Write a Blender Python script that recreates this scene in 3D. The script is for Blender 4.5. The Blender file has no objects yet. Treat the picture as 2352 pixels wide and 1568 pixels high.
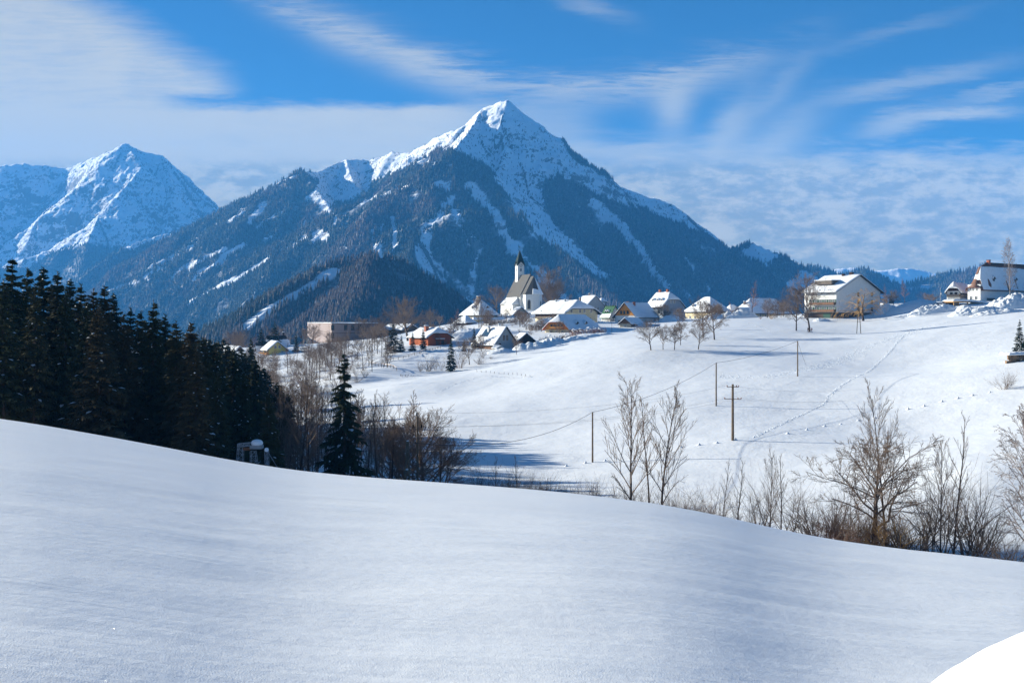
import bpy, bmesh, math, random
import numpy as np
from mathutils import Vector, Matrix

# ------------------------------------------------------------------ camera, sky, sun, exposure
F = 2522.0                      # focal length in picture units of a 2352 unit wide picture
CU, HV = 1176.0, 740.0          # picture centre column, horizon row
SC = bpy.context.scene
COL = SC.collection
cam_d = bpy.data.cameras.new('camera')
cam = bpy.data.objects.new('camera', cam_d)
COL.objects.link(cam)
cam_d.sensor_width = 36.0
cam_d.lens = 36.0 * F / 2352.0
cam_d.shift_y = -(784.0 - HV) / 2352.0
cam_d.clip_start = 0.1
cam_d.clip_end = 60000
cam.location = (0, 0, 0)
cam.rotation_euler = (math.radians(90), 0, 0)
SC.camera = cam

SUN_EL = math.radians(14.5)
SUN_AZ = math.radians(27.0)     # how far the sun stands in front of due left
SUN_DIR = Vector((-math.cos(SUN_EL) * math.cos(SUN_AZ), math.cos(SUN_EL) * math.sin(SUN_AZ), math.sin(SUN_EL)))
sun_d = bpy.data.lights.new('sun', 'SUN')
sun_d.energy = 5.0
sun_d.angle = math.radians(0.53)
sun_d.color = (1.0, 0.955, 0.82)
sun = bpy.data.objects.new('sun', sun_d)
COL.objects.link(sun)
sun.rotation_euler = SUN_DIR.to_track_quat('Z', 'Y').to_euler()
sun.location = SUN_DIR * 400

SC.view_settings.view_transform = 'Standard'
SC.view_settings.look = 'None'
SC.view_settings.gamma = 1
SC.view_settings.use_curve_mapping = False
SC.view_settings.exposure = 1.46
SC.render.engine = 'CYCLES'
SC.cycles.use_denoising = True
SC.cycles.volume_bounces = 1
SC.cycles.max_bounces = 5
SC.cycles.diffuse_bounces = 3
SC.cycles.glossy_bounces = 2
SC.cycles.transmission_bounces = 2
SC.cycles.sample_clamp_indirect = 6


class NT:
    """small helper that writes shader arithmetic"""
    def __init__(self, tree):
        self.t = tree
    def n(self, kind, **kw):
        nd = self.t.nodes.new(kind)
        for k, v in kw.items():
            setattr(nd, k, v)
        return nd
    def put(self, sock, v):
        if isinstance(v, (int, float)):
            sock.default_value = v
        elif isinstance(v, (tuple, list)):
            sock.default_value = v
        else:
            self.t.links.new(v, sock)
    def m(self, op, a, b=0.0, c=0.0, clamp=False):
        nd = self.n('ShaderNodeMath', operation=op, use_clamp=clamp)
        self.put(nd.inputs[0], a); self.put(nd.inputs[1], b); self.put(nd.inputs[2], c)
        return nd.outputs[0]
    def add(self, a, b): return self.m('ADD', a, b)
    def sub(self, a, b): return self.m('SUBTRACT', a, b)
    def mul(self, a, b): return self.m('MULTIPLY', a, b)
    def mx(self, a, b): return self.m('MAXIMUM', a, b)
    def ss(self, x, a, b, lo=0.0, hi=1.0):
        nd = self.n('ShaderNodeMapRange', interpolation_type='SMOOTHSTEP')
        self.put(nd.inputs[0], x); self.put(nd.inputs[1], a); self.put(nd.inputs[2], b)
        self.put(nd.inputs[3], lo); self.put(nd.inputs[4], hi)
        return nd.outputs[0]
    def vec(self, x, y, z=0.0):
        nd = self.n('ShaderNodeCombineXYZ')
        self.put(nd.inputs[0], x); self.put(nd.inputs[1], y); self.put(nd.inputs[2], z)
        return nd.outputs[0]
    def noise(self, v, scale=1.0, detail=5.0, rough=0.55, dist=0.0):
        nd = self.n('ShaderNodeTexNoise')
        if v is not None:
            self.put(nd.inputs['Vector'], v)
        nd.inputs['Scale'].default_value = scale
        nd.inputs['Detail'].default_value = detail
        nd.inputs['Roughness'].default_value = rough
        nd.inputs['Distortion'].default_value = dist
        return nd.outputs[0]
    def mix(self, f, a, b):
        nd = self.n('ShaderNodeMix', data_type='RGBA')
        self.put(nd.inputs[0], f); self.put(nd.inputs[6], a); self.put(nd.inputs[7], b)
        return nd.outputs[2]
    def mapv(self, v, sc=(1, 1, 1), rot=(0, 0, 0), loc=(0, 0, 0)):
        nd = self.n('ShaderNodeMapping')
        self.put(nd.inputs[0], v)
        nd.inputs['Location'].default_value = loc
        nd.inputs['Rotation'].default_value = rot
        nd.inputs['Scale'].default_value = sc
        return nd.outputs[0]


world = bpy.data.worlds.new('World')
SC.world = world
world.use_nodes = True
wt = world.node_tree
wt.nodes.clear()
W = NT(wt)
SKY_K = 0.05
wout = W.n('ShaderNodeOutputWorld')
bg = W.n('ShaderNodeBackground')
bg.inputs['Strength'].default_value = SKY_K
sky = W.n('ShaderNodeTexSky')
sky.sky_type = 'NISHITA'
sky.sun_disc = False
sky.sun_elevation = SUN_EL
sky.sun_rotation = math.radians(-90) + SUN_AZ      # clockwise from +Y
sky.altitude = 1000
sky.air_density = 1.0
sky.dust_density = 0.15
sky.ozone_density = 4.0
tc = W.n('ShaderNodeTexCoord')
sep = W.n('ShaderNodeSeparateXYZ')
wt.links.new(tc.outputs['Generated'], sep.inputs[0])
DX, DY, DZ = sep.outputs
ydiv = W.mx(DY, 0.12)
U = W.m('MULTIPLY_ADD', W.m('DIVIDE', DX, ydiv), F, CU)
V = W.sub(HV, W.mul(W.m('DIVIDE', DZ, ydiv), F))
P0 = W.vec(W.mul(U, 0.004), W.mul(V, 0.004), 0.0)
n_big = W.noise(P0, 1.1, 4, 0.5)                                   # soft large structure
n_str = W.noise(W.mapv(P0, (0.55, 3.2, 1), (0, 0, 0.42)), 1.3, 7, 0.62, 0.4)     # streaks
n_hor = W.noise(W.mapv(P0, (0.8, 3.2, 1), (0, 0, -0.06)), 2.1, 7, 0.6, 0.3)
n_fin = W.noise(W.mapv(P0, (1.0, 2.4, 1), (0, 0, -0.04)), 3.0, 10, 0.70, 0.15)
n_fib = W.noise(W.mapv(P0, (0.9, 9.0, 1), (0, 0, 0.50)), 2.2, 6, 0.7, 0.8)
n_fib2 = W.noise(W.mapv(P0, (1.6, 10.0, 1), (0, 0, -0.10)), 2.0, 6, 0.7, 0.6)
Uw = W.add(U, W.mul(W.sub(n_big, 0.5), 90.0))
Vw = W.add(W.add(V, W.mul(W.sub(n_str, 0.5), 80.0)), W.mul(W.sub(n_fib, 0.5), 46.0))
Vh = W.add(W.add(V, W.mul(W.sub(n_hor, 0.5), 40.0)), W.mul(W.sub(n_fib2, 0.5), 26.0))


def gau(cx, cy, sx, sy, ang, amp, uu=None, vv=None):
    uu = uu or Uw; vv = vv or Vw
    c, s = math.cos(ang), math.sin(ang)
    du, dv = W.sub(uu, cx), W.sub(vv, cy)
    a = W.m('DIVIDE', W.add(W.mul(du, c), W.mul(dv, s)), sx)
    b = W.m('DIVIDE', W.sub(W.mul(dv, c), W.mul(du, s)), sy)
    r2 = W.add(W.mul(a, a), W.mul(b, b))
    return W.mul(W.m('EXPONENT', W.mul(r2, -1.0)), amp)


# big cloud at the upper left: everything below a slanting edge
edge1 = W.sub(Vw, W.m('MULTIPLY_ADD', U, 0.60, -150.0))
c1 = W.mul(W.ss(edge1, -45.0, 110.0), W.mx(W.ss(Uw, 470.0, 330.0), W.mul(W.ss(Vh, 236.0, 205.0), W.ss(Uw, 600.0, 480.0))))
c1 = W.mul(c1, W.ss(W.add(W.mul(n_big, .5), W.mul(n_fib, .5)), 0.30, 0.60, 0.68, 1.0))
c2 = W.mul(W.ss(Vh, 226.0, 262.0), W.ss(Uw, 1420.0, 940.0))
c2 = W.mul(c2, W.ss(n_hor, 0.1, 0.6, 0.85, 1.0))
du = W.sub(Uw, 1330.0)
vc = W.sub(208.0, W.mul(W.mul(du, du), 0.00041))
dd = W.m('DIVIDE', W.sub(Vw, vc), 42.0)
c3 = W.mul(W.m('EXPONENT', W.mul(W.mul(dd, dd), -1.0)), W.mul(W.ss(U, 1950.0, 1500.0), W.ss(U, 450.0, 800.0, 0.7, 1.0)))
c3 = W.mul(c3, W.ss(W.add(W.mul(n_str, .5), W.mul(n_fib, .5)), 0.38, 0.62, 0.12, 0.72))
parts = [c1, c2, c3,
         gau(930, 130, 260, 38, 0.5, 0.28), gau(1545, 255, 40, 52, 0.15, 0.62), gau(1565, 215, 60, 26, -0.5, 0.35),
         gau(1660, 300, 100, 34, -1.0, 0.55), gau(1790, 320, 120, 55, -0.6, 0.5), gau(1760, 230, 150, 28, -0.75, 0.3),
         gau(2210, 258, 135, 17, -0.06, 0.8), gau(2060, 286, 85, 28, -0.25, 0.6), gau(2120, 182, 190, 24, -0.2, 0.42),
         gau(1990, 215, 90, 18, -0.2, 0.25), gau(2290, 215, 110, 11, -0.12, 0.4), gau(1360, 20, 70, 18, 0.35, 0.3),
         gau(1450, 345, 330, 34, 0.0, 0.6), gau(1300, 300, 90, 60, 0.4, 0.35), gau(2060, 70, 160, 16, -0.3, 0.18)]
deck = W.mul(W.ss(W.add(Vw, W.mul(W.sub(n_hor, 0.5), 120.0)), 318.0, 400.0), W.ss(Uw, 1180.0, 1500.0))
deck = W.mul(deck, W.ss(n_fin, 0.3, 0.5, 0.88, 1.0))
parts.append(deck)
low = W.mul(W.ss(Vw, 360.0, 420.0), 0.92)
parts.append(low)
cm = parts[0]
for q in parts[1:]:
    cm = W.sub(W.add(cm, q), W.mul(cm, q))          # screen
front = W.ss(DY, 0.15, 0.5)
n_all = W.noise(W.mapv(tc.outputs['Generated'], (1.2, 1.2, 4.0)), 2.2, 6, 0.6, 0.3)
behind = W.mul(W.ss(n_all, 0.5, 0.8, 0.0, 0.5), W.sub(1.0, front))
cm = W.add(W.mul(W.mul(cm, front), W.ss(DZ, 0.6, 0.3, 0.0, 1.0)), behind)
cm = W.mul(W.m('MINIMUM', cm, 1.0), 0.86)
# cloud brightness: pale above, greyer blue in the low deck
dark_low = W.mul(W.ss(V, 350.0, 400.0), W.ss(W.add(W.mul(n_fin, 0.8), W.mul(n_big, 0.2)), 0.60, 0.42, 0.05, 0.95))
dark_right = W.mul(dark_low, 1.0)
CLOUD_HI = (6.0, 5.4, 3.8, 1)
CLOUD_LO = (3.0, 3.0, 2.4, 1)
ccol = W.mix(dark_right, CLOUD_HI, CLOUD_LO)
skc = W.n('ShaderNodeMix', data_type='RGBA', blend_type='MULTIPLY')
skc.inputs[0].default_value = 1.0
wt.links.new(sky.outputs[0], skc.inputs[6])
skc.inputs[7].default_value = (0.18, 0.46, 0.65, 1)
tot = W.mix(cm, skc.outputs[2], ccol)
wt.links.new(tot, bg.inputs['Color'])
wt.links.new(bg.outputs[0], wout.inputs['Surface'])
world.cycles.sampling_method = 'MANUAL'
world.cycles.sample_map_resolution = 512

# ------------------------------------------------------------------ helpers
RNG = np.random.default_rng(7)
random.seed(7)


def P(u, v, d):
    return Vector(((u - CU) / F * d, d, (HV - v) / F * d))


def link(o, parent=None):
    COL.objects.link(o)
    if parent is not None:
        o.parent = parent
    return o


def tag(o, label=None, cat=None, group=None, kind=None):
    if label: o['label'] = label
    if cat: o['category'] = cat
    if group: o['group'] = group
    if kind: o['kind'] = kind
    return o


def mesh_np(name, v, f, mat=None, smooth=False):
    me = bpy.data.meshes.new(name)
    v = np.asarray(v, dtype=np.float32); f = np.asarray(f, dtype=np.int32)
    k = f.shape[1]
    me.vertices.add(len(v)); me.vertices.foreach_set('co', v.ravel())
    me.loops.add(f.size); me.loops.foreach_set('vertex_index', f.ravel())
    me.polygons.add(len(f))
    me.polygons.foreach_set('loop_start', np.arange(0, f.size, k, dtype=np.int32))
    try:
        me.polygons.foreach_set('loop_total', np.full(len(f), k, dtype=np.int32))
    except Exception:
        pass
    if mat: me.materials.append(mat)
    me.update(calc_edges=True)
    if smooth:
        me.polygons.foreach_set('use_smooth', np.ones(len(f), dtype=bool))
    return me


def add_attr(me, name, arr):
    a = me.attributes.new(name, 'FLOAT', 'POINT')
    a.data.foreach_set('value', np.asarray(arr, dtype=np.float32).ravel())


def obj(name, me, parent=None):
    return link(bpy.data.objects.new(name, me), parent)


def empty(name, loc=(0, 0, 0), rz=0.0):
    o = bpy.data.objects.new(name, None)
    o.location = loc
    o.rotation_euler = (0, 0, rz)
    o.empty_display_size = 0.5
    return link(o)


class MB:
    """collects boxes, bars and polygons into one mesh"""
    def __init__(self):
        self.v = []; self.f = []
    def poly(self, pts):
        b = len(self.v); self.v += [tuple(p) for p in pts]; self.f.append(tuple(range(b, b + len(pts)))); return self
    def box(self, x0, x1, y0, y1, z0, z1):
        b = len(self.v)
        self.v += [(x0, y0, z0), (x1, y0, z0), (x1, y1, z0), (x0, y1, z0), (x0, y0, z1), (x1, y0, z1), (x1, y1, z1), (x0, y1, z1)]
        self.f += [tuple(b + i for i in q) for q in ((0, 3, 2, 1), (4, 5, 6, 7), (0, 1, 5, 4), (1, 2, 6, 5), (2, 3, 7, 6), (3, 0, 4, 7))]
        return self
    def bar(self, a, c, r, r2=None, n=4):
        a = Vector(a); c = Vector(c); r2 = r if r2 is None else r2
        d = (c - a).normalized()
        s = d.cross(Vector((0, 0, 1)))
        if s.length < 1e-3: s = Vector((1, 0, 0))
        s.normalize(); t = d.cross(s)
        b = len(self.v)
        for p, q in ((a, r), (c, r2)):
            for i in range(n):
                an = 2 * math.pi * (i + 0.5) / n
                self.v.append(tuple(p + (s * math.cos(an) + t * math.sin(an)) * q))
        for i in range(n):
            j = (i + 1) % n
            self.f.append((b + i, b + j, b + n + j, b + n + i))
        self.f.append(tuple(b + i for i in range(n))[::-1]); self.f.append(tuple(b + n + i for i in range(n)))
        return self
    def tube(self, pts, r, n=4):
        for a, c in zip(pts[:-1], pts[1:]):
            self.bar(a, c, r, r, n)
        return self
    def lathe(self, prof, n=12, c=(0, 0, 0)):
        b = len(self.v)
        for r, z in prof:
            for i in range(n):
                an = 2 * math.pi * i / n
                self.v.append((c[0] + r * math.cos(an), c[1] + r * math.sin(an), c[2] + z))
        for k in range(len(prof) - 1):
            for i in range(n):
                j = (i + 1) % n
                self.f.append((b + k * n + i, b + k * n + j, b + (k + 1) * n + j, b + (k + 1) * n + i))
        return self
    def build(self, name, mat, parent=None, smooth=False):
        me = bpy.data.meshes.new(name)
        me.from_pydata(self.v, [], self.f)
        if mat: me.materials.append(mat)
        me.update()
        if smooth:
            me.polygons.foreach_set('use_smooth', np.ones(len(me.polygons), dtype=bool))
        return obj(name, me, parent)


def hsh(ix, iy, seed):
    h = (ix.astype(np.int64) * 374761393 + iy.astype(np.int64) * 668265263 + seed * 974634777) & 0xFFFFFFFF
    h = ((h ^ (h >> 13)) * 1274126177) & 0xFFFFFFFF
    h = h ^ (h >> 16)
    return (h & 0xFFFFFF) / float(0xFFFFFF)


def vn(x, y, seed=0):
    x = np.asarray(x, dtype=np.float64); y = np.asarray(y, dtype=np.float64)
    ix = np.floor(x); iy = np.floor(y)
    fx = x - ix; fy = y - iy
    fx = fx * fx * fx * (fx * (fx * 6 - 15) + 10); fy = fy * fy * fy * (fy * (fy * 6 - 15) + 10)
    a = hsh(ix, iy, seed); b = hsh(ix + 1, iy, seed); c = hsh(ix, iy + 1, seed); d = hsh(ix + 1, iy + 1, seed)
    return (a * (1 - fx) + b * fx) * (1 - fy) + (c * (1 - fx) + d * fx) * fy


def fbm(x, y, o=4, seed=0, g=0.5):
    s = 0; a = 1.0; n = 0
    for i in range(o):
        s = s + a * (vn(x, y, seed + i) - 0.5); n += a
        x = x * 2.03 + 11.3; y = y * 2.01 + 5.7; a *= g
    return s / n * 2


def rdg(x, y, o=4, seed=0, g=0.5):
    s = 0; a = 1.0; n = 0
    for i in range(o):
        s = s + a * (1 - np.abs(vn(x, y, seed + i) * 2 - 1)); n += a
        x = x * 2.03 + 11.3; y = y * 2.01 + 5.7; a *= g
    return s / n


# ------------------------------------------------------------------ materials
def mat_new(name):
    m = bpy.data.materials.new(name); m.use_nodes = True
    nt = m.node_tree
    for n in list(nt.nodes):
        if n.type not in ('OUTPUT_MATERIAL', 'BSDF_PRINCIPLED'): nt.nodes.remove(n)
    b = next(n for n in nt.nodes if n.type == 'BSDF_PRINCIPLED')
    return m, NT(nt), b


def plain(name, col, var=0.12, scale=3.0, rough=0.85, bump=0.0, spec=0.2, streak=None, each=None):
    m, N, b = mat_new(name)
    t = N.n('ShaderNodeTexCoord')
    v = t.outputs['Object']
    if streak: v = N.mapv(v, streak)
    n = N.noise(v, scale, 5, 0.6)
    lo = tuple(c * (1 - var) for c in col) + (1,); hi = tuple(min(1, c * (1 + var)) for c in col) + (1,)
    c_ = N.mix(N.ss(n, 0.3, 0.7), lo, hi)
    if each:
        oi = N.n('ShaderNodeObjectInfo')
        c_ = N.mix(N.m('MULTIPLY', oi.outputs['Random'], .8), c_, each + (1,))
    N.put(b.inputs['Base Color'], c_)
    b.inputs['Roughness'].default_value = rough
    b.inputs['Specular IOR Level'].default_value = spec
    if bump:
        bp = N.n('ShaderNodeBump'); bp.inputs['Strength'].default_value = bump
        bp.inputs['Distance'].default_value = 0.03
        N.put(bp.inputs['Height'], n); N.put(b.inputs['Normal'], bp.outputs[0])
    return m


SNOWC = (0.86, 0.89, 0.93)


def snow_mat(name, near=False):
    m, N, b = mat_new(name)
    t = N.n('ShaderNodeTexCoord'); v = t.outputs['Object']
    n1 = N.noise(v, 0.35, 4, 0.6)
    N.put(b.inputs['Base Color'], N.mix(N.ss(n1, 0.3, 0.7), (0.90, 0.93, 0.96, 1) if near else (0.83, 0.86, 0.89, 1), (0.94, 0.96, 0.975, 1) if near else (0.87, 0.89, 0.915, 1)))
    b.inputs['Roughness'].default_value = 0.55
    b.inputs['Specular IOR Level'].default_value = 0.25
    bp = N.n('ShaderNodeBump')
    if near:
        rip = N.noise(N.mapv(v, (0.28, 3.6, 1), (0, 0, 0.16)), 1.0, 4, 0.55, 0.2)
        grain = N.noise(v, 85.0, 2, 0.6)
        gr2 = N.noise(v, 5.0, 4, 0.6)
        h = N.add(N.add(N.mul(rip, 0.016), N.mul(grain, 0.0035)), N.mul(gr2, 0.008))
        bp.inputs['Strength'].default_value = 1.0
        bp.inputs['Distance'].default_value = 1.0
        vo = N.n('ShaderNodeTexVoronoi'); N.put(vo.inputs['Vector'], v); vo.inputs['Scale'].default_value = 26.0
        sp = N.m('GREATER_THAN', N.ss(vo.outputs['Distance'], 0.16, 0.0), 0.2)
        cryst = (sp, vo.outputs['Color'])
        # single crystals that mirror the sky and sun: far smoother than the snow round them
        N.put(b.inputs['Roughness'], N.ss(sp, 0.0, 1.0, 0.55, 0.16))
        N.put(b.inputs['Specular IOR Level'], N.ss(sp, 0.0, 1.0, 0.25, 1.0))
    else:
        h = N.add(N.mul(N.noise(v, 1.6, 5, 0.6), 0.10), N.mul(N.noise(v, 0.3, 3, 0.5), 0.25))
        bp.inputs['Strength'].default_value = 0.6
        bp.inputs['Distance'].default_value = 1.0
    N.put(bp.inputs['Height'], h)
    nrm = bp.outputs[0]
    if near:      # each crystal lies at its own tilt
        def vm(op, a, b2=None):
            nd = N.n('ShaderNodeVectorMath', operation=op); N.put(nd.inputs[0], a)
            if b2 is not None:
                if op == 'SCALE': N.put(nd.inputs[3], b2)
                else: N.put(nd.inputs[1], b2)
            return nd.outputs[0]
        nrm = vm('NORMALIZE', vm('ADD', nrm, vm('SCALE', vm('SUBTRACT', cryst[1], (.5, .5, .5)), N.mul(cryst[0], 1.3))))
    N.put(b.inputs['Normal'], nrm)
    return m


M = {}
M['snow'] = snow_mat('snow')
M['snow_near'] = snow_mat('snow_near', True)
M['snow_roof'] = plain('snow_roof', (0.86, 0.88, 0.91), 0.04, 0.8, 0.6, 0.3)
M['snow_twig'] = plain('snow_on_branches', (0.82, 0.86, 0.90), 0.05, 2, 0.6)
M['bark'] = plain('bark', (0.085, 0.062, 0.050), 0.35, 6, 0.95, 0.3)
M['twig'] = plain('twigs', (0.21, 0.155, 0.12), 0.30, 0.7, 0.95)
M['twig_red'] = plain('red_twigs', (0.28, 0.15, 0.11), 0.25, 0.7, 0.95)
M['twig_gold'] = plain('golden_willow_twigs', (0.50, 0.30, 0.10), 0.25, 0.6, 0.9)
M['bark_pale'] = plain('pale_birch_bark', (0.38, 0.34, 0.31), 0.3, 5, 0.9)
M['twig_pale'] = plain('pale_twigs', (0.27, 0.22, 0.20), 0.25, 0.6, 0.95)
M['needle'] = plain('spruce_needles', (0.052, 0.068, 0.034), 0.5, 0.9, 0.9, spec=0.1, each=(0.105, 0.095, 0.045))
M['needle_brown'] = plain('spruce_needles_brownish', (0.115, 0.088, 0.045), 0.45, 0.9, 0.9, spec=0.1)
M['needle_green'] = plain('garden_conifer_needles', (0.030, 0.055, 0.030), 0.4, 1.2, 0.9, spec=0.1)
# ------------------------------------------------------------------ the near ground: home slope, brook valley, village field
CREST = [(-600, 900), (0, 960), (150, 985), (300, 1012), (450, 1040), (600, 1070), (800, 1093), (980, 1105), (1250, 1125), (1400, 1141),
         (1600, 1170), (1830, 1225), (2000, 1252), (2352, 1290), (3000, 1370)]
CX = np.array([(u - CU) / F for u, v in CREST]); CS = np.array([(v - HV) / F for u, v in CREST])
DC, H0 = 45.0, 1.7


def z_home(x, y):
    yy = np.maximum(y, 6.0)
    t = x / yy
    # gently smoothed crest profile
    s = (np.interp(t, CX, CS) + np.interp(t - 0.02, CX, CS) + np.interp(t + 0.02, CX, CS) + np.interp(t - 0.04, CX, CS) + np.interp(t + 0.04, CX, CS)) / 5
    DC = np.interp(t, [-.47, .47], [62.0, 37.0])
    a = s - 2 * H0 / DC
    return -H0 - np.where(y > 0, y, y * 0.3) * a - (H0 / DC ** 2) * y * y


GP = [  # picture column, row, distance of points on the far ground
    (1361, 1060, 177), (1645, 930, 221), (1683, 1008, 180), (1832, 865, 250), (1495, 803, 310), (1604, 802, 312), (1549, 803, 311),
    (1640, 779, 345), (1614, 774, 350), (1860, 765, 375), (1829, 760, 378), (1973, 767, 372), (1983, 736, 430), (1920, 731, 438),
    (1850, 733, 445), (2022, 727, 445), (1750, 735, 440), (1700, 733, 450), (1560, 742, 450), (1470, 755, 440), (1405, 770, 405),
    (1330, 782, 395), (1200, 818, 365), (1140, 817, 375), (1090, 822, 375), (1232, 797, 396), (1036, 800, 412), (983, 797, 415), (936, 795, 420),
    (1300, 765, 425), (1388, 763, 430), (1300, 739, 480), (1366, 739, 485), (1400, 740, 495), (1250, 738, 500), (1170, 738, 520),
    (1100, 745, 510), (1056, 748, 520), (1043, 771, 460), (1142, 724, 560), (1200, 716, 575), (1240, 716, 580), (1520, 737, 490), (1620, 733, 510),
    (1780, 728, 520), (1100, 757, 480), (1065, 800, 400),
    (937, 782, 470), (902, 812, 400), (870, 845, 350), (960, 862, 342), (1000, 862, 342), (1050, 850, 355), (1150, 840, 330), (930, 835, 370),
    (1100, 900, 290), (1300, 880, 275), (1450, 850, 285), (1000, 950, 245), (900, 885, 310), (1200, 1000, 215), (1050, 1060, 185), (800, 950, 270),
    (760, 920, 310), (750, 870, 350), (700, 850, 400), (800, 805, 470), (750, 790, 520), (700, 790, 550), (617, 818, 495), (600, 825, 495), (656, 806, 505), (560, 815, 500),
    (500, 810, 520), (868, 775, 560), (850, 780, 540), (400, 800, 520), (650, 880, 370), (600, 900, 360), (550, 860, 420),
    (1200, 1125, 160), (1400, 1135, 150), (1700, 1185, 122), (1800, 1100, 150), (2030, 1250, 102), (2190, 1275, 98), (2352, 1290, 92),
    (2352, 1150, 118), (2352, 1000, 155), (2308, 888, 205), (2330, 830, 232), (2352, 815, 245), (2352, 742, 310), (2352, 722, 380), (2100, 1000, 180),
    (2100, 850, 260), (1950, 930, 215), (2200, 728, 395), (2120, 714, 425), (2100, 702, 445), (2060, 700, 470), (2022, 700, 475), (2251, 692, 448),
    (2190, 700, 430), (2280, 697, 432), (2352, 690, 450), (2220, 1080, 128), (2100, 1120, 132), (1900, 1050, 160),
]
xs, ys, zs = [], [], []
for u, v, d in GP:
    p = P(u, v, d); xs.append(p.x); ys.append(p.y); zs.append(p.z)
for x, y, z in [(-70, 160, -27), (-120, 200, -27), (-20, 140, -25), (-60, 250, -26), (-150, 300, -26), (-250, 350, -26), (-200, 500, -22),
                (-230, 660, -34), (-120, 680, -32), (0, 690, -28), (120, 690, -26), (250, 690, -20), (-100, 620, -16), (60, 650, -12),
                (200, 600, 0), (260, 560, 6), (-350, 450, -28), (300, 450, 14), (200, 330, 4), (220, 200, -6), (160, 110, -12),
                (0, 120, -24), (90, 80, -23), (330, 700, -20), (-400, 700, -40), (400, 300, 20)]:
    xs.append(x); ys.append(y); zs.append(z)
TX = np.array(xs) / 100; TY = np.array(ys) / 100; TZ = np.array(zs)


def tps_k(r2):
    return np.where(r2 > 1e-12, r2 * np.log(np.maximum(r2, 1e-12)), 0)


n_ = len(TX)
Kk = tps_k((TX[:, None] - TX[None]) ** 2 + (TY[:, None] - TY[None]) ** 2) + np.eye(n_) * 0.02
Pm = np.stack([np.ones(n_), TX, TY], 1)
Am = np.block([[Kk, Pm], [Pm.T, np.zeros((3, 3))]])
TW = np.linalg.solve(Am, np.concatenate([TZ, np.zeros(3)]))


def z_far(x, y):
    x = np.asarray(x, dtype=np.float64) / 100; y = np.asarray(y, dtype=np.float64) / 100
    out = np.zeros(x.shape) + TW[n_] + TW[n_ + 1] * x + TW[n_ + 2] * y
    for i in range(n_):
        out += TW[i] * tps_k((x - TX[i]) ** 2 + (y - TY[i]) ** 2)
    return out


# bank with drifts under the houses, small undulation of the field
def ground_np(x, y):
    a = z_home(x, y); b = z_far(x, np.maximum(y, 40))
    k = 1.2
    far = np.clip((y - 600) / 350, 0, 1)
    b = b * (1 - far) + (-70) * far
    wb = np.clip((y - 60) / 25, 0, 1)
    b = np.where(wb < 1, np.minimum(b, a - (1 - wb) * 12), b)
    m = np.maximum(a, b) + np.log1p(np.exp(-np.abs(a - b) / k)) * k
    amp = np.clip((y - 55) / 60, 0, 1)
    m = m + amp * (0.35 * fbm(x / 38, y / 38, 3, 3) + 0.10 * fbm(x / 7, y / 7, 2, 9)) + (0.02 * fbm(x / 1.9, y / 0.7, 3, 5) + .05 * fbm(x / 7 + 3, y / 4, 2, 15)) * np.clip(1 - (y - 20) / 30, 0, 1)
    # rough bank between the village and the field
    bank = np.exp(-((y - 388 - 0.10 * x) / 14.0) ** 2) * np.clip((x + 60) / 30, 0, 1) * np.clip((70 - x) / 25, 0, 1)
    m = m + bank * 0.7 * (rdg(x / 6, y / 5, 3, 21) - 0.5)
    # rough garden slope left of the solar chalet
    b2 = np.exp(-((y - 400) / 45.0) ** 2) * np.exp(-((x + 28) / 26.0) ** 2)
    return m + b2 * 0.9 * (rdg(x / 8, y / 8, 3, 31) - 0.5)


def G(x, y):
    return float(ground_np(np.array([float(x)]), np.array([float(y)]))[0])


def on(u, d):
    """point on the ground at picture column u and distance d"""
    x = (u - CU) / F * d
    return Vector((x, d, G(x, d)))


def grid_faces(nr, nc):
    i = np.arange(nr * nc).reshape(nr, nc)
    return np.stack([i[:-1, :-1].ravel(), i[:-1, 1:].ravel(), i[1:, 1:].ravel(), i[1:, :-1].ravel()], 1)


rows = np.concatenate([np.linspace(-25, 2, 14)[:-1], np.geomspace(2 + 6, 90 + 6, 150) - 6, np.linspace(90, 640, 330)[1:], np.linspace(640, 1150, 24)[1:]])
tt = np.linspace(-0.72, 0.72, 420)
YY = np.repeat(rows[:, None], len(tt), 1)
XX = tt[None] * (np.maximum(YY, 0) + 28)
ZZ = ground_np(XX, YY)
gf = grid_faces(len(rows), len(tt))
gm = mesh_np('ground', np.stack([XX, YY, ZZ], -1).reshape(-1, 3), gf, M['snow_near'], True)
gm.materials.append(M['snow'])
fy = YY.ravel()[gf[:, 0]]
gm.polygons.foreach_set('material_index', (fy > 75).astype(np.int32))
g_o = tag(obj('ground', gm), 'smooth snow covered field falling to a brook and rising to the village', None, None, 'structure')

# ------------------------------------------------------------------ mountains
def in_poly(u, v, poly):
    r = np.zeros(u.shape, bool)
    n = len(poly)
    for i in range(n):
        x1, y1 = poly[i]; x2, y2 = poly[(i + 1) % n]
        c = (y1 > v) != (y2 > v)
        xi = (x2 - x1) * (v - y1) / ((y2 - y1) if y2 != y1 else 1e-9) + x1
        r ^= c & (u < xi)
    return r


def chute(u, v, pl, w):
    d = np.full(u.shape, 1e9)
    for (x1, y1), (x2, y2) in zip(pl[:-1], pl[1:]):
        dx, dy = x2 - x1, y2 - y1
        t = np.clip(((u - x1) * dx + (v - y1) * dy) / (dx * dx + dy * dy), 0, 1)
        d = np.minimum(d, np.hypot(u - x1 - t * dx, v - y1 - t * dy))
    return np.clip(1.3 - d / (w * 0.5), 0, 1)


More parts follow.
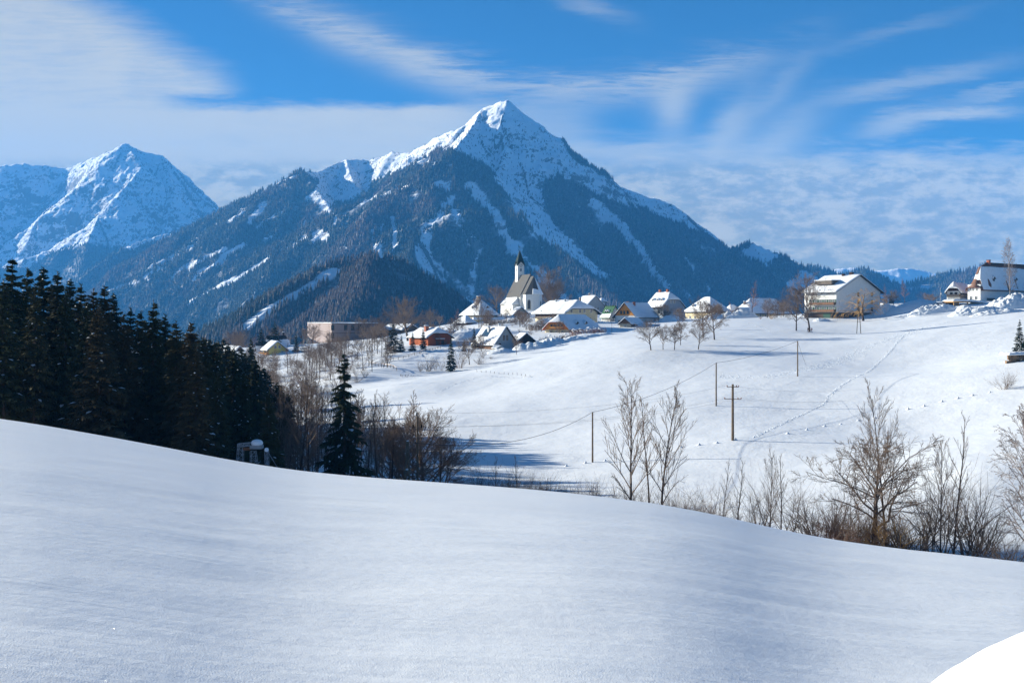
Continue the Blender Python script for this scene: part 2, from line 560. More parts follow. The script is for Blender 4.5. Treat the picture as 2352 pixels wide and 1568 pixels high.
def ridges_z(x, y, ridges):
    z = np.full(x.shape, -120.0); dm = np.full(x.shape, 1e9)
    for sl, pl in ridges:
        pts = [P(*q) for q in pl]
        for a, b in zip(pts[:-1], pts[1:]):
            dx, dy = b.x - a.x, b.y - a.y
            t = np.clip(((x - a.x) * dx + (y - a.y) * dy) / (dx * dx + dy * dy), 0, 1)
            d = np.hypot(x - a.x - t * dx, y - a.y - t * dy)
            zz = a.z + t * (b.z - a.z) - sl * d
            up = zz > z
            z = np.where(up, zz, z); dm = np.where(up, d, dm)
    return z, dm


MAIN = [
    (0.88, [(1700, 590, 4250), (1620, 520, 4250), (1545, 463, 4250), (1450, 438, 4200), (1350, 402, 4150), (1320, 385, 4100), (1262, 312, 4050), (1200, 262, 4020),
            (1165, 232, 4000), (1110, 248, 4080), (1060, 291, 4250), (1010, 312, 4380), (945, 342, 4520), (900, 349, 4620), (850, 371, 4700)]),
    (0.85, [(850, 371, 4700), (795, 366, 4720), (730, 395, 4600)]),
    (0.74, [(730, 395, 4600), (690, 393, 4450), (600, 442, 4500), (490, 492, 4550), (380, 560, 4600), (250, 668, 4600), (60, 760, 4500)]),
    (0.84, [(795, 366, 4720), (815, 420, 4400), (850, 470, 4100)]),
    (0.84, [(690, 393, 4450), (740, 450, 4200), (770, 500, 4000)]),
    (0.90, [(945, 342, 4520), (930, 380, 4300), (905, 410, 4100)]),
    (0.90, [(1165, 232, 4000), (1150, 285, 3880), (1165, 335, 3760), (1150, 380, 3650)]),
    (0.92, [(1200, 262, 4020), (1235, 322, 3900), (1272, 405, 3700)]),
    (0.90, [(1110, 248, 4080), (1080, 300, 3850), (1035, 347, 3500)]),
    (0.76, [(1035, 347, 3500), (935, 428, 3560), (780, 487, 3640), (640, 553, 3720), (500, 625, 3800), (330, 720, 3850)]),
    (0.80, [(1035, 347, 3500), (1090, 372, 3450), (1150, 440, 3300), (1230, 522, 3100), (1330, 622, 2850), (1430, 710, 2600)]),
    (0.78, [(935, 428, 3560), (955, 520, 3200), (940, 600, 2900), (905, 680, 2600)]),
    (0.74, [(780, 487, 3640), (800, 560, 3350), (790, 640, 3000), (760, 720, 2700)]),
    (0.74, [(640, 553, 3720), (620, 620, 3450), (560, 700, 3200)]),
    (0.74, [(500, 625, 3800), (440, 690, 3600)]),
    (0.82, [(1272, 405, 3700), (1340, 520, 3400), (1430, 620, 3100), (1540, 720, 2800)]),
    (0.80, [(1272, 405, 3700), (1400, 472, 3600), (1560, 560, 3350), (1700, 622, 3150), (1820, 690, 2950), (1900, 760, 2800)]),
    (0.80, [(1400, 472, 3600), (1480, 560, 3350), (1560, 650, 3100), (1620, 720, 2900)]),
    (0.72, [(600, 442, 4500), (560, 520, 4250), (480, 600, 4100)]),
]
SNOW_MAIN = [
    [(700, 400), (740, 385), (795, 355), (850, 360), (900, 335), (945, 330), (1010, 300), (1165, 215), (1275, 300), (1320, 370), (1350, 385), (1430, 425),
     (1545, 452), (1620, 500), (1700, 565), (1640, 552), (1560, 512), (1480, 484), (1390, 455), (1330, 432), (1285, 398), (1255, 412), (1246, 450), (1262, 500),
     (1300, 545), (1352, 592), (1415, 648), (1370, 636), (1295, 590), (1228, 532), (1180, 472), (1135, 408), (1100, 372), (1050, 352), (1020, 343), (975, 362),
     (930, 385), (885, 408), (850, 425), (845, 445), (790, 462), (735, 478), (700, 460), (735, 420)],
    [(712, 540), (735, 528), (755, 545), (750, 560), (712, 562)],
    [(980, 428), (1032, 412), (1038, 440), (1022, 440), (1000, 430)],
]
CHUTES_MAIN = [
    (1.0, [(1355, 462), (1420, 515), (1470, 570), (1500, 625), (1532, 658)], 26), (0.9, [(1082, 430), (1130, 485), (1160, 530), (1200, 590), (1252, 640), (1300, 690)], 26),
    (0.75, [(1040, 455), (1010, 485), (985, 520), (965, 570), (985, 620), (1010, 655)], 34), (0.7, [(1040, 470), (1062, 520), (1090, 560)], 34),
    (0.75, [(1102, 570), (1088, 620), (1072, 690)], 18), (0.95, [(904, 500), (909, 545), (908, 582)], 15), (0.8, [(850, 530), (862, 575)], 15),
    (1.0, [(833, 467), (880, 447), (935, 428)], 7), (1.0, [(588, 522), (650, 488)], 6), (1.0, [(395, 638), (440, 610), (512, 575)], 15),
    (1.0, [(440, 645), (500, 605), (555, 562)], 15), (1.0, [(575, 512), (602, 470)], 15), (1.0, [(245, 670), (335, 640)], 6),
    (0.7, [(430, 700), (530, 645), (640, 585), (700, 545)], 14), (0.6, [(350, 615), (430, 570), (490, 520)], 22), (0.8, [(610, 548), (632, 542)], 12),
    (0.6, [(640, 440), (670, 430)], 8), (0.6, [(870, 590), (930, 585)], 12), (0.5, [(990, 600), (1040, 640), (1100, 700)], 18),
    (0.7, [(1128, 505), (1165, 560), (1196, 615)], 6), (0.6, [(1310, 455), (1370, 520), (1430, 590)], 6), (0.6, [(1450, 545), (1500, 600), (1540, 650)], 6), (0.6, [(1555, 575), (1600, 625), (1630, 665)], 7),
    (0.7, [(702, 500), (690, 540), (672, 575)], 6), (0.6, [(622, 600), (600, 640), (590, 670)], 6), (0.6, [(1175, 470), (1215, 530), (1262, 590), (1300, 640)], 6), (0.6, [(1010, 600), (1025, 650), (1032, 690)], 7),
    (0.7, [(930, 630), (948, 665), (960, 705)], 6), (0.7, [(560, 452), (600, 436), (650, 415), (688, 400)], 5), (0.6, [(800, 520), (790, 560), (795, 600)], 6), (0.7, [(742, 470), (770, 500), (760, 520)], 14), (0.6, [(880, 500), (870, 560), (876, 600)], 6),
    (0.8, [(500, 520), (540, 500), (575, 470)], 7), (0.8, [(330, 640), (390, 605), (430, 572)], 8), (0.55, [(960, 372), (1010, 380), (1040, 376)], 16), (0.5, [(1255, 405), (1275, 412)], 16), (0.5, [(1300, 640), (1340, 690)], 14),
]
SPUR = [(0.62, [(500, 800, 1500), (570, 748, 1620), (680, 652, 1720), (760, 606, 1780), (850, 590, 1800), (905, 597, 1800), (965, 645, 1780), (1050, 700, 1750), (1130, 765, 1700)]),
        (0.62, [(850, 590, 1800), (830, 660, 1600), (800, 730, 1450)])]
LEFTM = [
    (1.0, [(-160, 430, 7600), (0, 386, 7500), (60, 379, 7500), (150, 389, 7500), (230, 358, 7300), (288, 333, 7200), (330, 352, 7200), (372, 361, 7200),
           (430, 430, 7100), (492, 488, 7000), (600, 560, 6900)]),
    (1.0, [(288, 333, 7200), (326, 387, 6900), (275, 445, 6600)]),
    (.75, [(275, 445, 6600), (240, 480, 6500), (190, 535, 6400), (100, 585, 6300), (-60, 650, 6300)]),
    (1.0, [(165, 400, 7400), (130, 450, 7100), (85, 510, 6800), (60, 560, 6500)]),
    (1.0, [(372, 361, 7200), (400, 450, 6800), (380, 520, 6500), (330, 580, 6200)]),
    (0.9, [(0, 386, 7500), (-30, 480, 7100), (-80, 560, 6600)]),
    (0.8, [(492, 520, 5600), (400, 540, 5400), (330, 552, 5300), (240, 600, 5000), (100, 690, 4700)]),
    (1.0, [(230, 490, 6500), (200, 560, 6000), (180, 640, 5500)]),
]
RIGHTM = [(0.75, [(1640, 600, 3900), (1690, 572, 3800), (1728, 557, 3700), (1790, 580, 3650), (1850, 612, 3600), (1920, 660, 3500)]),
          (0.7, [(1728, 557, 3700), (1780, 640, 3400), (1830, 720, 3100)])]
FARM = [(0.6, [(1800, 640, 8000), (1900, 622, 8000), (1960, 614, 8000), (2010, 622, 8000), (2060, 615, 8000), (2110, 617, 8000), (2160, 630, 7900), (2240, 640, 7900), (2500, 650, 7900)])]
MIDF = [(0.6, [(1820, 640, 5200), (1860, 612, 5200), (1890, 618, 5200), (1940, 632, 5200), (1985, 618, 5100), (2020, 640, 5000), (2080, 655, 5000), (2150, 632, 5000), (2220, 622, 4900), (2262, 612, 4800),
               (2300, 620, 4800), (2380, 640, 4800), (2500, 630, 4800)]),
        (0.6, [(2262, 612, 4800), (2200, 700, 4300)]), (0.6, [(1985, 618, 5100), (1960, 700, 4500)])]


def rock_snow_mat(name, rock_lo, rock_hi, scale=0.01):
    m, N, b = mat_new(name)
    g = N.n('ShaderNodeNewGeometry'); t = N.n('ShaderNodeTexCoord'); v = t.outputs['Object']
    sp = N.n('ShaderNodeSeparateXYZ'); N.put(sp.inputs[0], g.outputs['True Normal'])
    n1 = N.noise(N.mapv(v, (1, 1, 2.5)), scale, 7, 0.65)
    n2 = N.noise(v, scale * 6, 6, 0.7)
    steep = N.add(sp.outputs[2], N.add(N.mul(N.sub(n1, 0.5), 0.75), N.mul(N.sub(n2, 0.5), 0.75)))
    rk = N.ss(steep, rock_hi, rock_lo)
    at = N.n('ShaderNodeAttribute'); at.attribute_name = 'forest'
    fn = N.noise(v, 0.05, 5, 0.75)
    fo = N.ss(N.add(at.outputs['Fac'], N.mul(N.sub(fn, 0.5), 0.9)), 0.35, 0.75)
    c = N.mix(rk, (0.86, 0.88, 0.91, 1), (0.17, 0.16, 0.155, 1))
    c = N.mix(fo, c, N.mix(N.ss(n2, 0.35, 0.7), (0.045, 0.042, 0.036, 1), (0.20, 0.20, 0.21, 1)))
    N.put(b.inputs['Base Color'], c)
    b.inputs['Roughness'].default_value = 0.8
    b.inputs['Specular IOR Level'].default_value = 0.1
    bp = N.n('ShaderNodeBump'); bp.inputs['Strength'].default_value = 0.9; bp.inputs['Distance'].default_value = 1.0
    N.put(bp.inputs['Height'], N.add(N.mul(n1, 0.10 / scale), N.mul(n2, 0.022 / scale)))
    N.put(b.inputs['Normal'], bp.outputs[0])
    return m


M['mountain'] = rock_snow_mat('mountain_snow_and_rock', 0.50, 0.62, 0.012)
M['mountain_far'] = rock_snow_mat('far_mountain_snow_and_rock', 0.52, 0.63, 0.008)
M['hill_far'] = rock_snow_mat('hill_snow_and_forest_floor', 0.30, 0.40, 0.008)
HILLS = {}


def mountain(name, label, ridges, t0, t1, nt, y0, y1, ny, mat, snow_polys=(), chutes=(), amp=(10, 0.10, 55), sc=260.0, forest=0.0, treeline=None, seed=1):
    ysr = np.linspace(y0, y1, ny)
    t = np.linspace(t0, t1, nt)
    Y = np.repeat(ysr[:, None], nt, 1); X = t[None] * Y
    wx = X + 40 * fbm(X / 300, Y / 300, 3, seed + 5); wy = Y + 40 * fbm(X / 300 + 9, Y / 300, 3, seed + 8)
    dz, dm = ridges_z(X, Y, ridges)
    zw, dw = ridges_z(wx, wy, ridges)
    wgt = np.clip(dm / 160, 0, 1)
    Z = dz * (1 - wgt) + zw * wgt
    a = np.minimum(amp[0] + amp[1] * dm, amp[2])
    Z = Z + a * 1.6 * (rdg(wx / sc, wy / sc, 5, seed, 0.52) - 0.62) + amp[0] * 0.5 * fbm(X / 35, Y / 35, 4, seed + 3, 0.6)
    Z = np.maximum(Z, -110)
    PU = CU + F * X / Y; PV = HV - F * Z / Y
    ju = PU + 9 * fbm(X / 45, Y / 45, 3, 77) * 1.0; jv = PV + 7 * fbm(X / 45 + 4, Y / 45, 3, 78)
    snow = np.zeros(X.shape)
    for pl in snow_polys: snow = np.maximum(snow, in_poly(ju, jv, pl) * 1.0)
    for k, pl, w in chutes: snow = np.maximum(snow, k * chute(ju, jv, pl, w))
    if treeline is not None:
        tl = np.interp(PU, [q[0] for q in treeline], [q[1] for q in treeline])
        snow = np.maximum(snow, (jv < tl) * 1.0)
    fo = (1 - snow) * forest * np.clip(.97 + .55 * fbm(X / 60, Y / 60, 4, 91), .3, 1)
    fo = np.where(Z < -100, forest, fo)
    me = mesh_np(name, np.stack([X, Y, Z], -1).reshape(-1, 3), grid_faces(ny, nt), mat, True)
    add_attr(me, 'forest', fo)
    o = tag(obj(name, me), label, None, None, 'structure')
    HILLS[name] = (X, Y, Z, fo, ysr, t)
    return o


mountain('mountain', 'great snowy pyramid peak with forested lower flanks', MAIN, -0.46, 0.36, 820, 2150, 5250, 440, M['mountain'], SNOW_MAIN, CHUTES_MAIN, amp=(16, 0.20, 105), sc=300.0, forest=1.0)
mountain('foothill', 'low wooded foothill before the great peak', SPUR, -0.34, 0.04, 260, 1150, 2300, 150, M['hill_far'],
         (), [(0.95, [(560, 752), (640, 702), (720, 655), (780, 620)], 20), (0.5, [(590, 700), (650, 680)], 12)], amp=(4, 0.06, 16), sc=150.0, forest=1.0, seed=4)
mountain('left_mountain', 'rugged white massif at the left horizon', LEFTM, -0.56, -0.20, 420, 4300, 8200, 330, M['mountain_far'],
         (), (), amp=(30, 0.24, 190), sc=640.0, forest=1.0,
         treeline=[(-200, 620), (60, 615), (120, 580), (200, 560), (300, 575), (330, 560), (420, 545), (520, 520), (700, 560)], seed=11)
mountain('right_hill', 'small wooded hill at the foot of the east ridge', RIGHTM, 0.16, 0.34, 190, 2700, 4300, 110, M['hill_far'],
         [[(1700, 575), (1740, 562), (1790, 585), (1770, 610), (1730, 600)], [(1800, 650), (1850, 625), (1900, 640), (1870, 680), (1820, 690)]], (), amp=(8, 0.08, 30), sc=180.0, forest=1.0, seed=14)
mountain('far_range', 'distant white range at the right horizon', FARM, 0.22, 0.58, 260, 6800, 8600, 70, M['mountain_far'], (), (), amp=(12, 0.10, 60), sc=300.0, forest=0.0, seed=17)
mountain('wooded_ridge', 'dark wooded ridge below the distant white range', MIDF, 0.22, 0.58, 260, 4000, 5500, 90, M['hill_far'], (),
         [(0.5, [(1850, 680), (1950, 660), (2050, 690)], 30), (0.5, [(2080, 665), (2150, 660)], 14)], amp=(8, 0.08, 40), sc=220.0, forest=1.0, seed=19)

vf = MB()
vf.poly([(-8900, 900, -72), (5900, 900, -72), (5900, 8700, -72), (-8900, 8700, -72)])
tag(vf.build('valley_floor', M['snow']), 'snowy valley floor beyond the village', None, None, 'structure')


# forests on the hills: tens of thousands of trees, one mesh of small cones each
def forest_mat(name, a, b_, dust):
    m, N, b = mat_new(name)
    at = N.n('ShaderNodeAttribute'); at.attribute_name = 'tint'
    g = N.n('ShaderNodeTexCoord')
    n = N.noise(g.outputs['Object'], 0.12, 4, 0.8)
    c = N.mix(at.outputs['Fac'], a + (1,), b_ + (1,))
    c = N.mix(N.mul(N.ss(n, 0.46, 0.72), dust), c, (0.72, 0.76, 0.80, 1))
    N.put(b.inputs['Base Color'], c)
    b.inputs['Roughness'].default_value = 0.9
    b.inputs['Specular IOR Level'].default_value = 0.05
    return m


M['forest'] = forest_mat('mountain_forest', (0.035, 0.048, 0.030), (0.110, 0.078, 0.062), 0.30)


def forest(name, label, hill, n, h, sides=5, seed=3, v_max=790, thresh=0.5, stray=0.07, tintk=1.0):
    X, Y, Z, fo, ysr, t = HILLS[hill]
    r = np.random.default_rng(seed)
    m = int(n * 3.0)
    yi = r.uniform(0, len(ysr) - 1.001, m); ti = r.uniform(0, len(t) - 1.001, m)
    i = yi.astype(int); j = ti.astype(int); a = yi - i; b = ti - j
    def s(A): return (A[i, j] * (1 - b) + A[i, j + 1] * b) * (1 - a) + (A[i + 1, j] * (1 - b) + A[i + 1, j + 1] * b) * a
    x, y, z, f = s(X), s(Y), s(Z), s(fo)
    # facing the camera side at all, and above the hidden valley
    zy = (Z[i + 1, j] - Z[i, j]) / (ysr[1] - ysr[0]); vis = (z / y) < 1e9
    pv = HV - F * z / y; pu = CU + F * x / y
    dens = fbm(x / 60, y / 60, 4, 91) * .75 + fbm(x / 22, y / 22, 2, 51) * .35 + f
    keep = (pv < v_max) & (z > -95) & (zy > -0.1) & ((dens > thresh) & (f > 0.25) | (r.random(m) < stray * (pv > 300)) & (f < 0.25)) & (pu > -60) & (pu < 2420)
    idx = np.nonzero(keep)[0][:n]
    x, y, z, f = x[idx], y[idx], z[idx], f[idx]
    k = len(x)
    hh = h * r.uniform(0.55, 1.25, k) * np.where(f < 0.25, 0.5, 1)
    rr = hh * r.uniform(0.15, 0.24, k)
    tint = np.clip(fbm(x / 240, y / 240, 3, 61) * 1.6 + 0.25 + r.normal(0, 0.28, k), 0, 1) * tintk
    an = np.arange(sides) / sides * 2 * np.pi
    ph = r.uniform(0, 6.28, k)
    V_ = np.zeros((k, sides + 1, 3), np.float32)
    V_[:, :sides, 0] = x[:, None] + rr[:, None] * np.cos(an[None] + ph[:, None])
    V_[:, :sides, 1] = y[:, None] + rr[:, None] * np.sin(an[None] + ph[:, None])
    V_[:, :sides, 2] = (z + hh * 0.05)[:, None] - 2.5
    V_[:, sides] = np.stack([x + r.normal(0, .3, k), y, z + hh], -1)
    base = np.arange(k)[:, None] * (sides + 1)
    fs = np.stack([np.stack([base[:, 0] + q, base[:, 0] + (q + 1) % sides, base[:, 0] + sides], -1) for q in range(sides)], 1).reshape(-1, 3)
    me = mesh_np(name, V_.reshape(-1, 3), fs, M['forest'])
    add_attr(me, 'tint', np.repeat(tint, sides + 1))
    return tag(obj(name, me), label, 'forest', None, 'stuff')


forest('mountain_forest', 'dark blue mixed forest covering the flanks of the great peak', 'mountain', 105000, 17, 4, 3)
forest('foothill_forest', 'mixed forest covering the low rounded foothill', 'foothill', 16000, 15, 5, 4)
forest('valley_forest', 'forest at the foot of the rugged white massif', 'left_mountain', 14000, 22, 4, 5)
forest('hill_forest', 'bare forest on the small hill right of the peak', 'right_hill', 8000, 19, 4, 6)
forest('ridge_forest', 'forest on the ridge behind the white apartment block', 'wooded_ridge', 12000, 24, 4, 8)

# ------------------------------------------------------------------ the air between us and the mountains
HAZE = 0.000078
hz = MB().box(-9000, 6000, -60, 8800, -130, 1420)
hm = bpy.data.materials.new('haze'); hm.use_nodes = True
ht = hm.node_tree; ht.nodes.clear()
ho = ht.nodes.new('ShaderNodeOutputMaterial'); hv = ht.nodes.new('ShaderNodeVolumePrincipled')
hv.inputs['Color'].default_value = (0.09, 0.43, 1.0, 1)
hv.inputs['Density'].default_value = HAZE
hv.inputs['Anisotropy'].default_value = 0.0
ht.links.new(hv.outputs[0], ho.inputs['Volume'])
tag(hz.build('haze', hm), 'blue haze in the air of the valley', None, None, 'stuff')
# ------------------------------------------------------------------ trees
def tubes(segs, sides=3):
    """segs: (n, 8) start, end, radius, radius -> vertices and quads"""
    s = np.asarray(segs, dtype=np.float64)
    a, b, ra, rb = s[:, 0:3], s[:, 3:6], s[:, 6], s[:, 7]
    d = b - a
    d /= np.maximum(np.linalg.norm(d, axis=1, keepdims=True), 1e-9)
    ref = np.where(np.abs(d[:, 2:3]) > 0.9, np.array([[1.0, 0, 0]]), np.array([[0, 0, 1.0]]))
    u = np.cross(d, ref); u /= np.linalg.norm(u, axis=1, keepdims=True)
    w = np.cross(d, u)
    n = len(s)
    V_ = np.zeros((n, 2 * sides, 3))
    for i in range(sides):
        an = 2 * math.pi * i / sides
        o = u * math.cos(an) + w * math.sin(an)
        V_[:, i] = a + o * ra[:, None]; V_[:, sides + i] = b + o * rb[:, None]
    base = np.arange(n)[:, None] * 2 * sides
    q = [np.concatenate([base + i, base + (i + 1) % sides, base + sides + (i + 1) % sides, base + sides + i], 1) for i in range(sides)]
    return V_.reshape(-1, 3), np.concatenate(q, 0)


def rot_dir(d, ang, az):
    d = Vector(d).normalized()
    s = d.cross(Vector((0.13, 0.31, 1)))
    if s.length < 1e-3: s = Vector((1, 0, 0))
    s.normalize(); t = d.cross(s)
    return (d * math.cos(ang) + (s * math.cos(az) + t * math.sin(az)) * math.sin(ang)).normalized()


def broad_tree(seed, kind):
    """bare broadleaf tree of height about 1 -> trunk segments, crown segments"""
    r = random.Random(seed)
    K = dict(  # trunk len, trunk r, levels, kids per level, angle, length ratio, up pull, wobble, first kid
        ash=dict(n0=15, r0=.011, lv=3, kids=(9, 6), ang=(.62, .60), lr=(.40, .42), up=.20, wob=.13, c0=.20, prof='ash'),
        lime=dict(n0=9, r0=.026, lv=4, kids=(11, 7, 5), ang=(.85, .62), lr=(.46, .50), up=.05, wob=.16, c0=.24, prof='round'),
        pear=dict(n0=9, r0=.022, lv=4, kids=(9, 7, 6), ang=(.85, .75), lr=(.44, .46), up=.06, wob=.32, c0=.24, prof='round'),
        alder=dict(n0=15, r0=.013, lv=3, kids=(7, 5), ang=(1.05, .6), lr=(.24, .40), up=.12, wob=.12, c0=.25, prof='cone'),
        birch=dict(n0=20, r0=.011, lv=4, kids=(8, 6, 4), ang=(.62, .6), lr=(.27, .42), up=-.10, wob=.14, c0=.18, prof='oval'),
        willow=dict(n0=9, r0=.026, lv=4, kids=(9, 6, 3), ang=(.95, .6), lr=(.40, .50), up=-.55, wob=.20, c0=.25, prof='round'),
        pole=dict(n0=12, r0=.009, lv=3, kids=(5, 3), ang=(.55, .5), lr=(.22, .40), up=.25, wob=.10, c0=.35, prof='ash'))[kind]
    trunk, crown = [], []

    def chain(p, d, L, r0, r1, lv, out, steps):
        pts = [(p.copy(), d.copy(), r0)]
        for i in range(steps):
            wob = K['wob'] * (1.0 if lv else 0.35)
            d = (d + Vector((r.gauss(0, wob), r.gauss(0, wob), r.gauss(0, wob * .6))) * .6)
            d.z += K['up'] * (0.5 if lv else 0.6) * (0.55 if lv == 1 else 1.0) / steps * 3 * (1 if lv else .3)
            d.normalize()
            q = p + d * (L / steps)
            ra = r0 + (r1 - r0) * (i / steps); rb = r0 + (r1 - r0) * ((i + 1) / steps)
            out.append((*p, *q, ra, rb))
            p = q; pts.append((p.copy(), d.copy(), rb))
        return pts

    def branch(p, d, L, r0, lv):
        steps = 4 if lv <= 1 else (3 if lv == 2 else 2)
        pts = chain(p, d, L, r0, max(r0 * .35, .0009), lv, crown, steps)
        if lv >= K['lv']: return
        nk = K['kids'][min(lv - 0, len(K['kids']) - 1)]
        for k in range(nk):
            f = .22 + .75 * (k + r.random() * .8) / nk
            i = min(int(f * (len(pts) - 1)), len(pts) - 2); g = f * (len(pts) - 1) - i
            pp = pts[i][0].lerp(pts[i + 1][0], g)
            dd = rot_dir(pts[i][1], K['ang'][1] * r.uniform(.6, 1.3), r.uniform(0, 6.28))
            dd.z += max(K['up'], -.1) * .6; dd.normalize()
            branch(pp, dd, L * K['lr'][1] * r.uniform(.75, 1.25) * (1.15 - .4 * f), max(pts[i][2] * .55, .0009), lv + 1)
    pts = chain(Vector((0, 0, -.03)), Vector((r.gauss(0, .03), r.gauss(0, .03), 1)), 1.0 if K['prof'] in ('ash', 'cone', 'oval') else .80, K['r0'], .0016, 0, trunk, K['n0'] if kind != 'ash' else 12)
    nk = {'ash': 19, 'lime': 20, 'pear': 17, 'alder': 34, 'birch': 36, 'willow': 18, 'pole': 13}[kind]
    for k in range(nk):
        f = K['c0'] + (1 - K['c0']) * (k + r.random() * .6) / nk * .98
        i = min(int(f * (len(pts) - 1)), len(pts) - 2); g = f * (len(pts) - 1) - i
        pp = pts[i][0].lerp(pts[i + 1][0], g)
        t = (f - K['c0']) / (1 - K['c0'])
        w = {'ash': .55 + .45 * math.sin(math.pi * min(1, t * 1.1 + .15)), 'round': .55 + .75 * math.sin(math.pi * min(1, t * .75 + .25)),
             'cone': 1.15 - .85 * t, 'oval': .45 + .75 * math.sin(math.pi * (t * .85 + .12))}[K['prof']]
        L = K['lr'][0] * w * r.uniform(.75, 1.15) * (1 - .35 * t)
        ang = K['ang'][0] * (1.15 - .5 * t) * r.uniform(.8, 1.2)
        branch(pp, rot_dir(Vector((0, 0, 1)), ang, k * 2.4 + r.uniform(-.5, .5)), L, max(pts[i][2] * .6, .002), 1)
    return trunk, crown


def bush_segs(seed, stems=17, spread=1.05, sub=6, ht=1.0, r0=.0085, droop=0.0):
    r = random.Random(seed)
    out = []

    def go(p, d, L, rad, lv):
        steps = 4 if lv == 0 else 3
        pts = [(p, d, rad)]
        for i in range(steps):
            d = (d + Vector((r.gauss(0, .20), r.gauss(0, .20), r.gauss(0, .08) + .06 - droop * (i / steps)))).normalized()
            q = p + d * L / steps
            out.append((*p, *q, rad * (1 - .22 * i), rad * (1 - .22 * (i + 1))))
            p = q; pts.append((p, d, rad * (1 - .22 * (i + 1))))
        if lv < 3:
            for k in range(sub if lv == 0 else (3 if lv == 1 else 2)):
                i = r.randint(1, steps - 1)
                go(pts[i][0], rot_dir(pts[i][1], r.uniform(.3, .85), r.uniform(0, 6.28)), L * r.uniform(.3, .52), pts[i][2] * .55, lv + 1)
    for k in range(stems):
        a = r.uniform(0, 6.28); t = r.uniform(0, spread) ** .8
        p = Vector((math.cos(a) * .10 * r.random(), math.sin(a) * .10 * r.random(), -.04))
        go(p, Vector((math.cos(a) * t, math.sin(a) * t, 1)).normalized(), ht * r.uniform(.65, 1.0) / (1 + .12 * t), r0 * r.uniform(.6, 1), 0)
    return out


def conifer_parts(seed, kind='spruce'):
    """unit-height conifer: trunk segs, needle quads, snow quads"""
    r = random.Random(seed); q = np.random.default_rng(seed)
    trunk = [(0, 0, -.03, 0, 0, .5, .0125, .0075), (0, 0, .5, 0, 0, 1.0, .0075, .0008)]
    limbs, nv, sv = [], [], []
    K = dict(spruce=(46, 6, .165, .10, .55), full=(44, 7, .20, .03, .45), open=(34, 5, .20, .06, .75), garden=(30, 7, .27, .02, .25), sparse=(22, 5, .20, .04, .2))[kind]
    tiers, nb, wid, z0, droop = K

    snow_p = {'spruce': r.choice((.05, .12, .28)), 'full': .14, 'open': .25}.get(kind, .6)

    def quad(lst, a, b, wv, taper=.45):
        lst.append((a - wv * .5, a + wv * .5, b + wv * .5 * taper, b - wv * .5 * taper))
    for t in range(tiers):
        f = (t + r.random() * .5) / tiers
        z = z0 + (1 - z0) * f ** .92
        if z > .985: continue
        g = 1 - (z - z0) / (1 - z0)
        L0 = wid * (g ** .82) * (1.0 if g < .93 else .8) + .008
        for k in range(nb if g > .12 else 4):
            az = r.uniform(0, 6.28); L = L0 * r.uniform(.62, 1.12)
            ca, sa = math.cos(az), math.sin(az)
            out = Vector((ca, sa, 0)); side = Vector((-sa, ca, 0))
            zz = z + r.uniform(-.008, .008)
            pts = []
            ns = 4
            for i in range(ns + 1):
                s = i / ns
                drop = -droop * L * (s ** 1.3) * (.9 if g > .2 else .3) + .30 * droop * L * s ** 3 + (0.25 * L * s if g < .15 else 0)
                pts.append(Vector((0, 0, zz)) + out * (L * s) + Vector((0, 0, drop)))
            for i in range(ns):
                a, b = pts[i], pts[i + 1]
                limbs.append((*a, *b, .0022 * (1 - .2 * i), .0018 * (1 - .2 * i)))
                m = 3 if kind != 'sparse' else 2
                if i == 0 and g > .3: continue
                for j in range(m):
                    c = a.lerp(b, (j + r.random()) / m)
                    sl = L * .34 * (1.15 - .55 * (i / ns)) * r.uniform(.7, 1.2) + .010
                    for sg in (-1, 1):
                        dv = (side * sg * r.uniform(.5, .95) + out * r.uniform(.2, .6) + Vector((0, 0, -r.uniform(.15, .95) * (droop + .25)))).normalized()
                        wv = (out * r.uniform(.6, 1) + Vector((0, 0, r.uniform(-.5, .5)))).normalized() * (sl * .36)
                        quad(nv, c, c + dv * sl, wv, .25)
                    hang = Vector((r.gauss(0, .15), r.gauss(0, .15), -1)).normalized()
                    quad(nv, c, c + hang * sl * r.uniform(.45, .9) * (droop + .35), side * (sl * .40) + out * (sl * .15), .3)
            quad(nv, pts[-2], pts[-1] + (pts[-1] - pts[-2]) * .4, side * L * .22 + Vector((0, 0, L * .05)), .2)
            if r.random() < snow_p and g < .97:
                i = r.choice((2, 3)); a, b = pts[i], pts[i + 1] + (pts[i + 1] - pts[i]) * .2
                up = Vector((0, 0, .0035))
                w0 = L * r.uniform(.04, .16) + .0008
                mid = (a + b) / 2
                sv.append((a + up - side * w0 * .5, mid + up * 1.2 - side * w0, b + up * .4, mid + up * 2.6))
                sv.append((a + up + side * w0 * .5, mid + up * 2.6, b + up * .4, mid + up * 1.2 + side * w0))
    for k in range(10):
        a = r.uniform(0, 6.28); z = .955 + k * .004
        quad(nv, Vector((0, 0, z)), Vector((math.cos(a) * .012, math.sin(a) * .012, z + .012)), Vector((0, 0, .006)))
    def fl(l):
        v = np.array([[tuple(p) for p in qd] for qd in l]).reshape(-1, 3)
        return v, np.arange(len(v)).reshape(-1, 4)
    return trunk, limbs, fl(nv), fl(sv)


PROTO = {}


def proto_broad(key, seeds, kind, bark, twig):
    PROTO[key] = []
    for s in seeds:
        tr, cr = broad_tree(s, kind)
        tv, tf = tubes(tr, 6); cv, cf = tubes(cr, 3)
        PROTO[key].append(dict(trunk=mesh_np('trunk', tv, tf, bark, True), crown=mesh_np('crown', cv, cf, twig)))


def proto_bush(key, seeds, twig, **kw):
    PROTO[key] = []
    for s in seeds:
        v, f = tubes(bush_segs(s, **kw), 3)
        PROTO[key].append(dict(bush=mesh_np('bush', v, f, twig)))


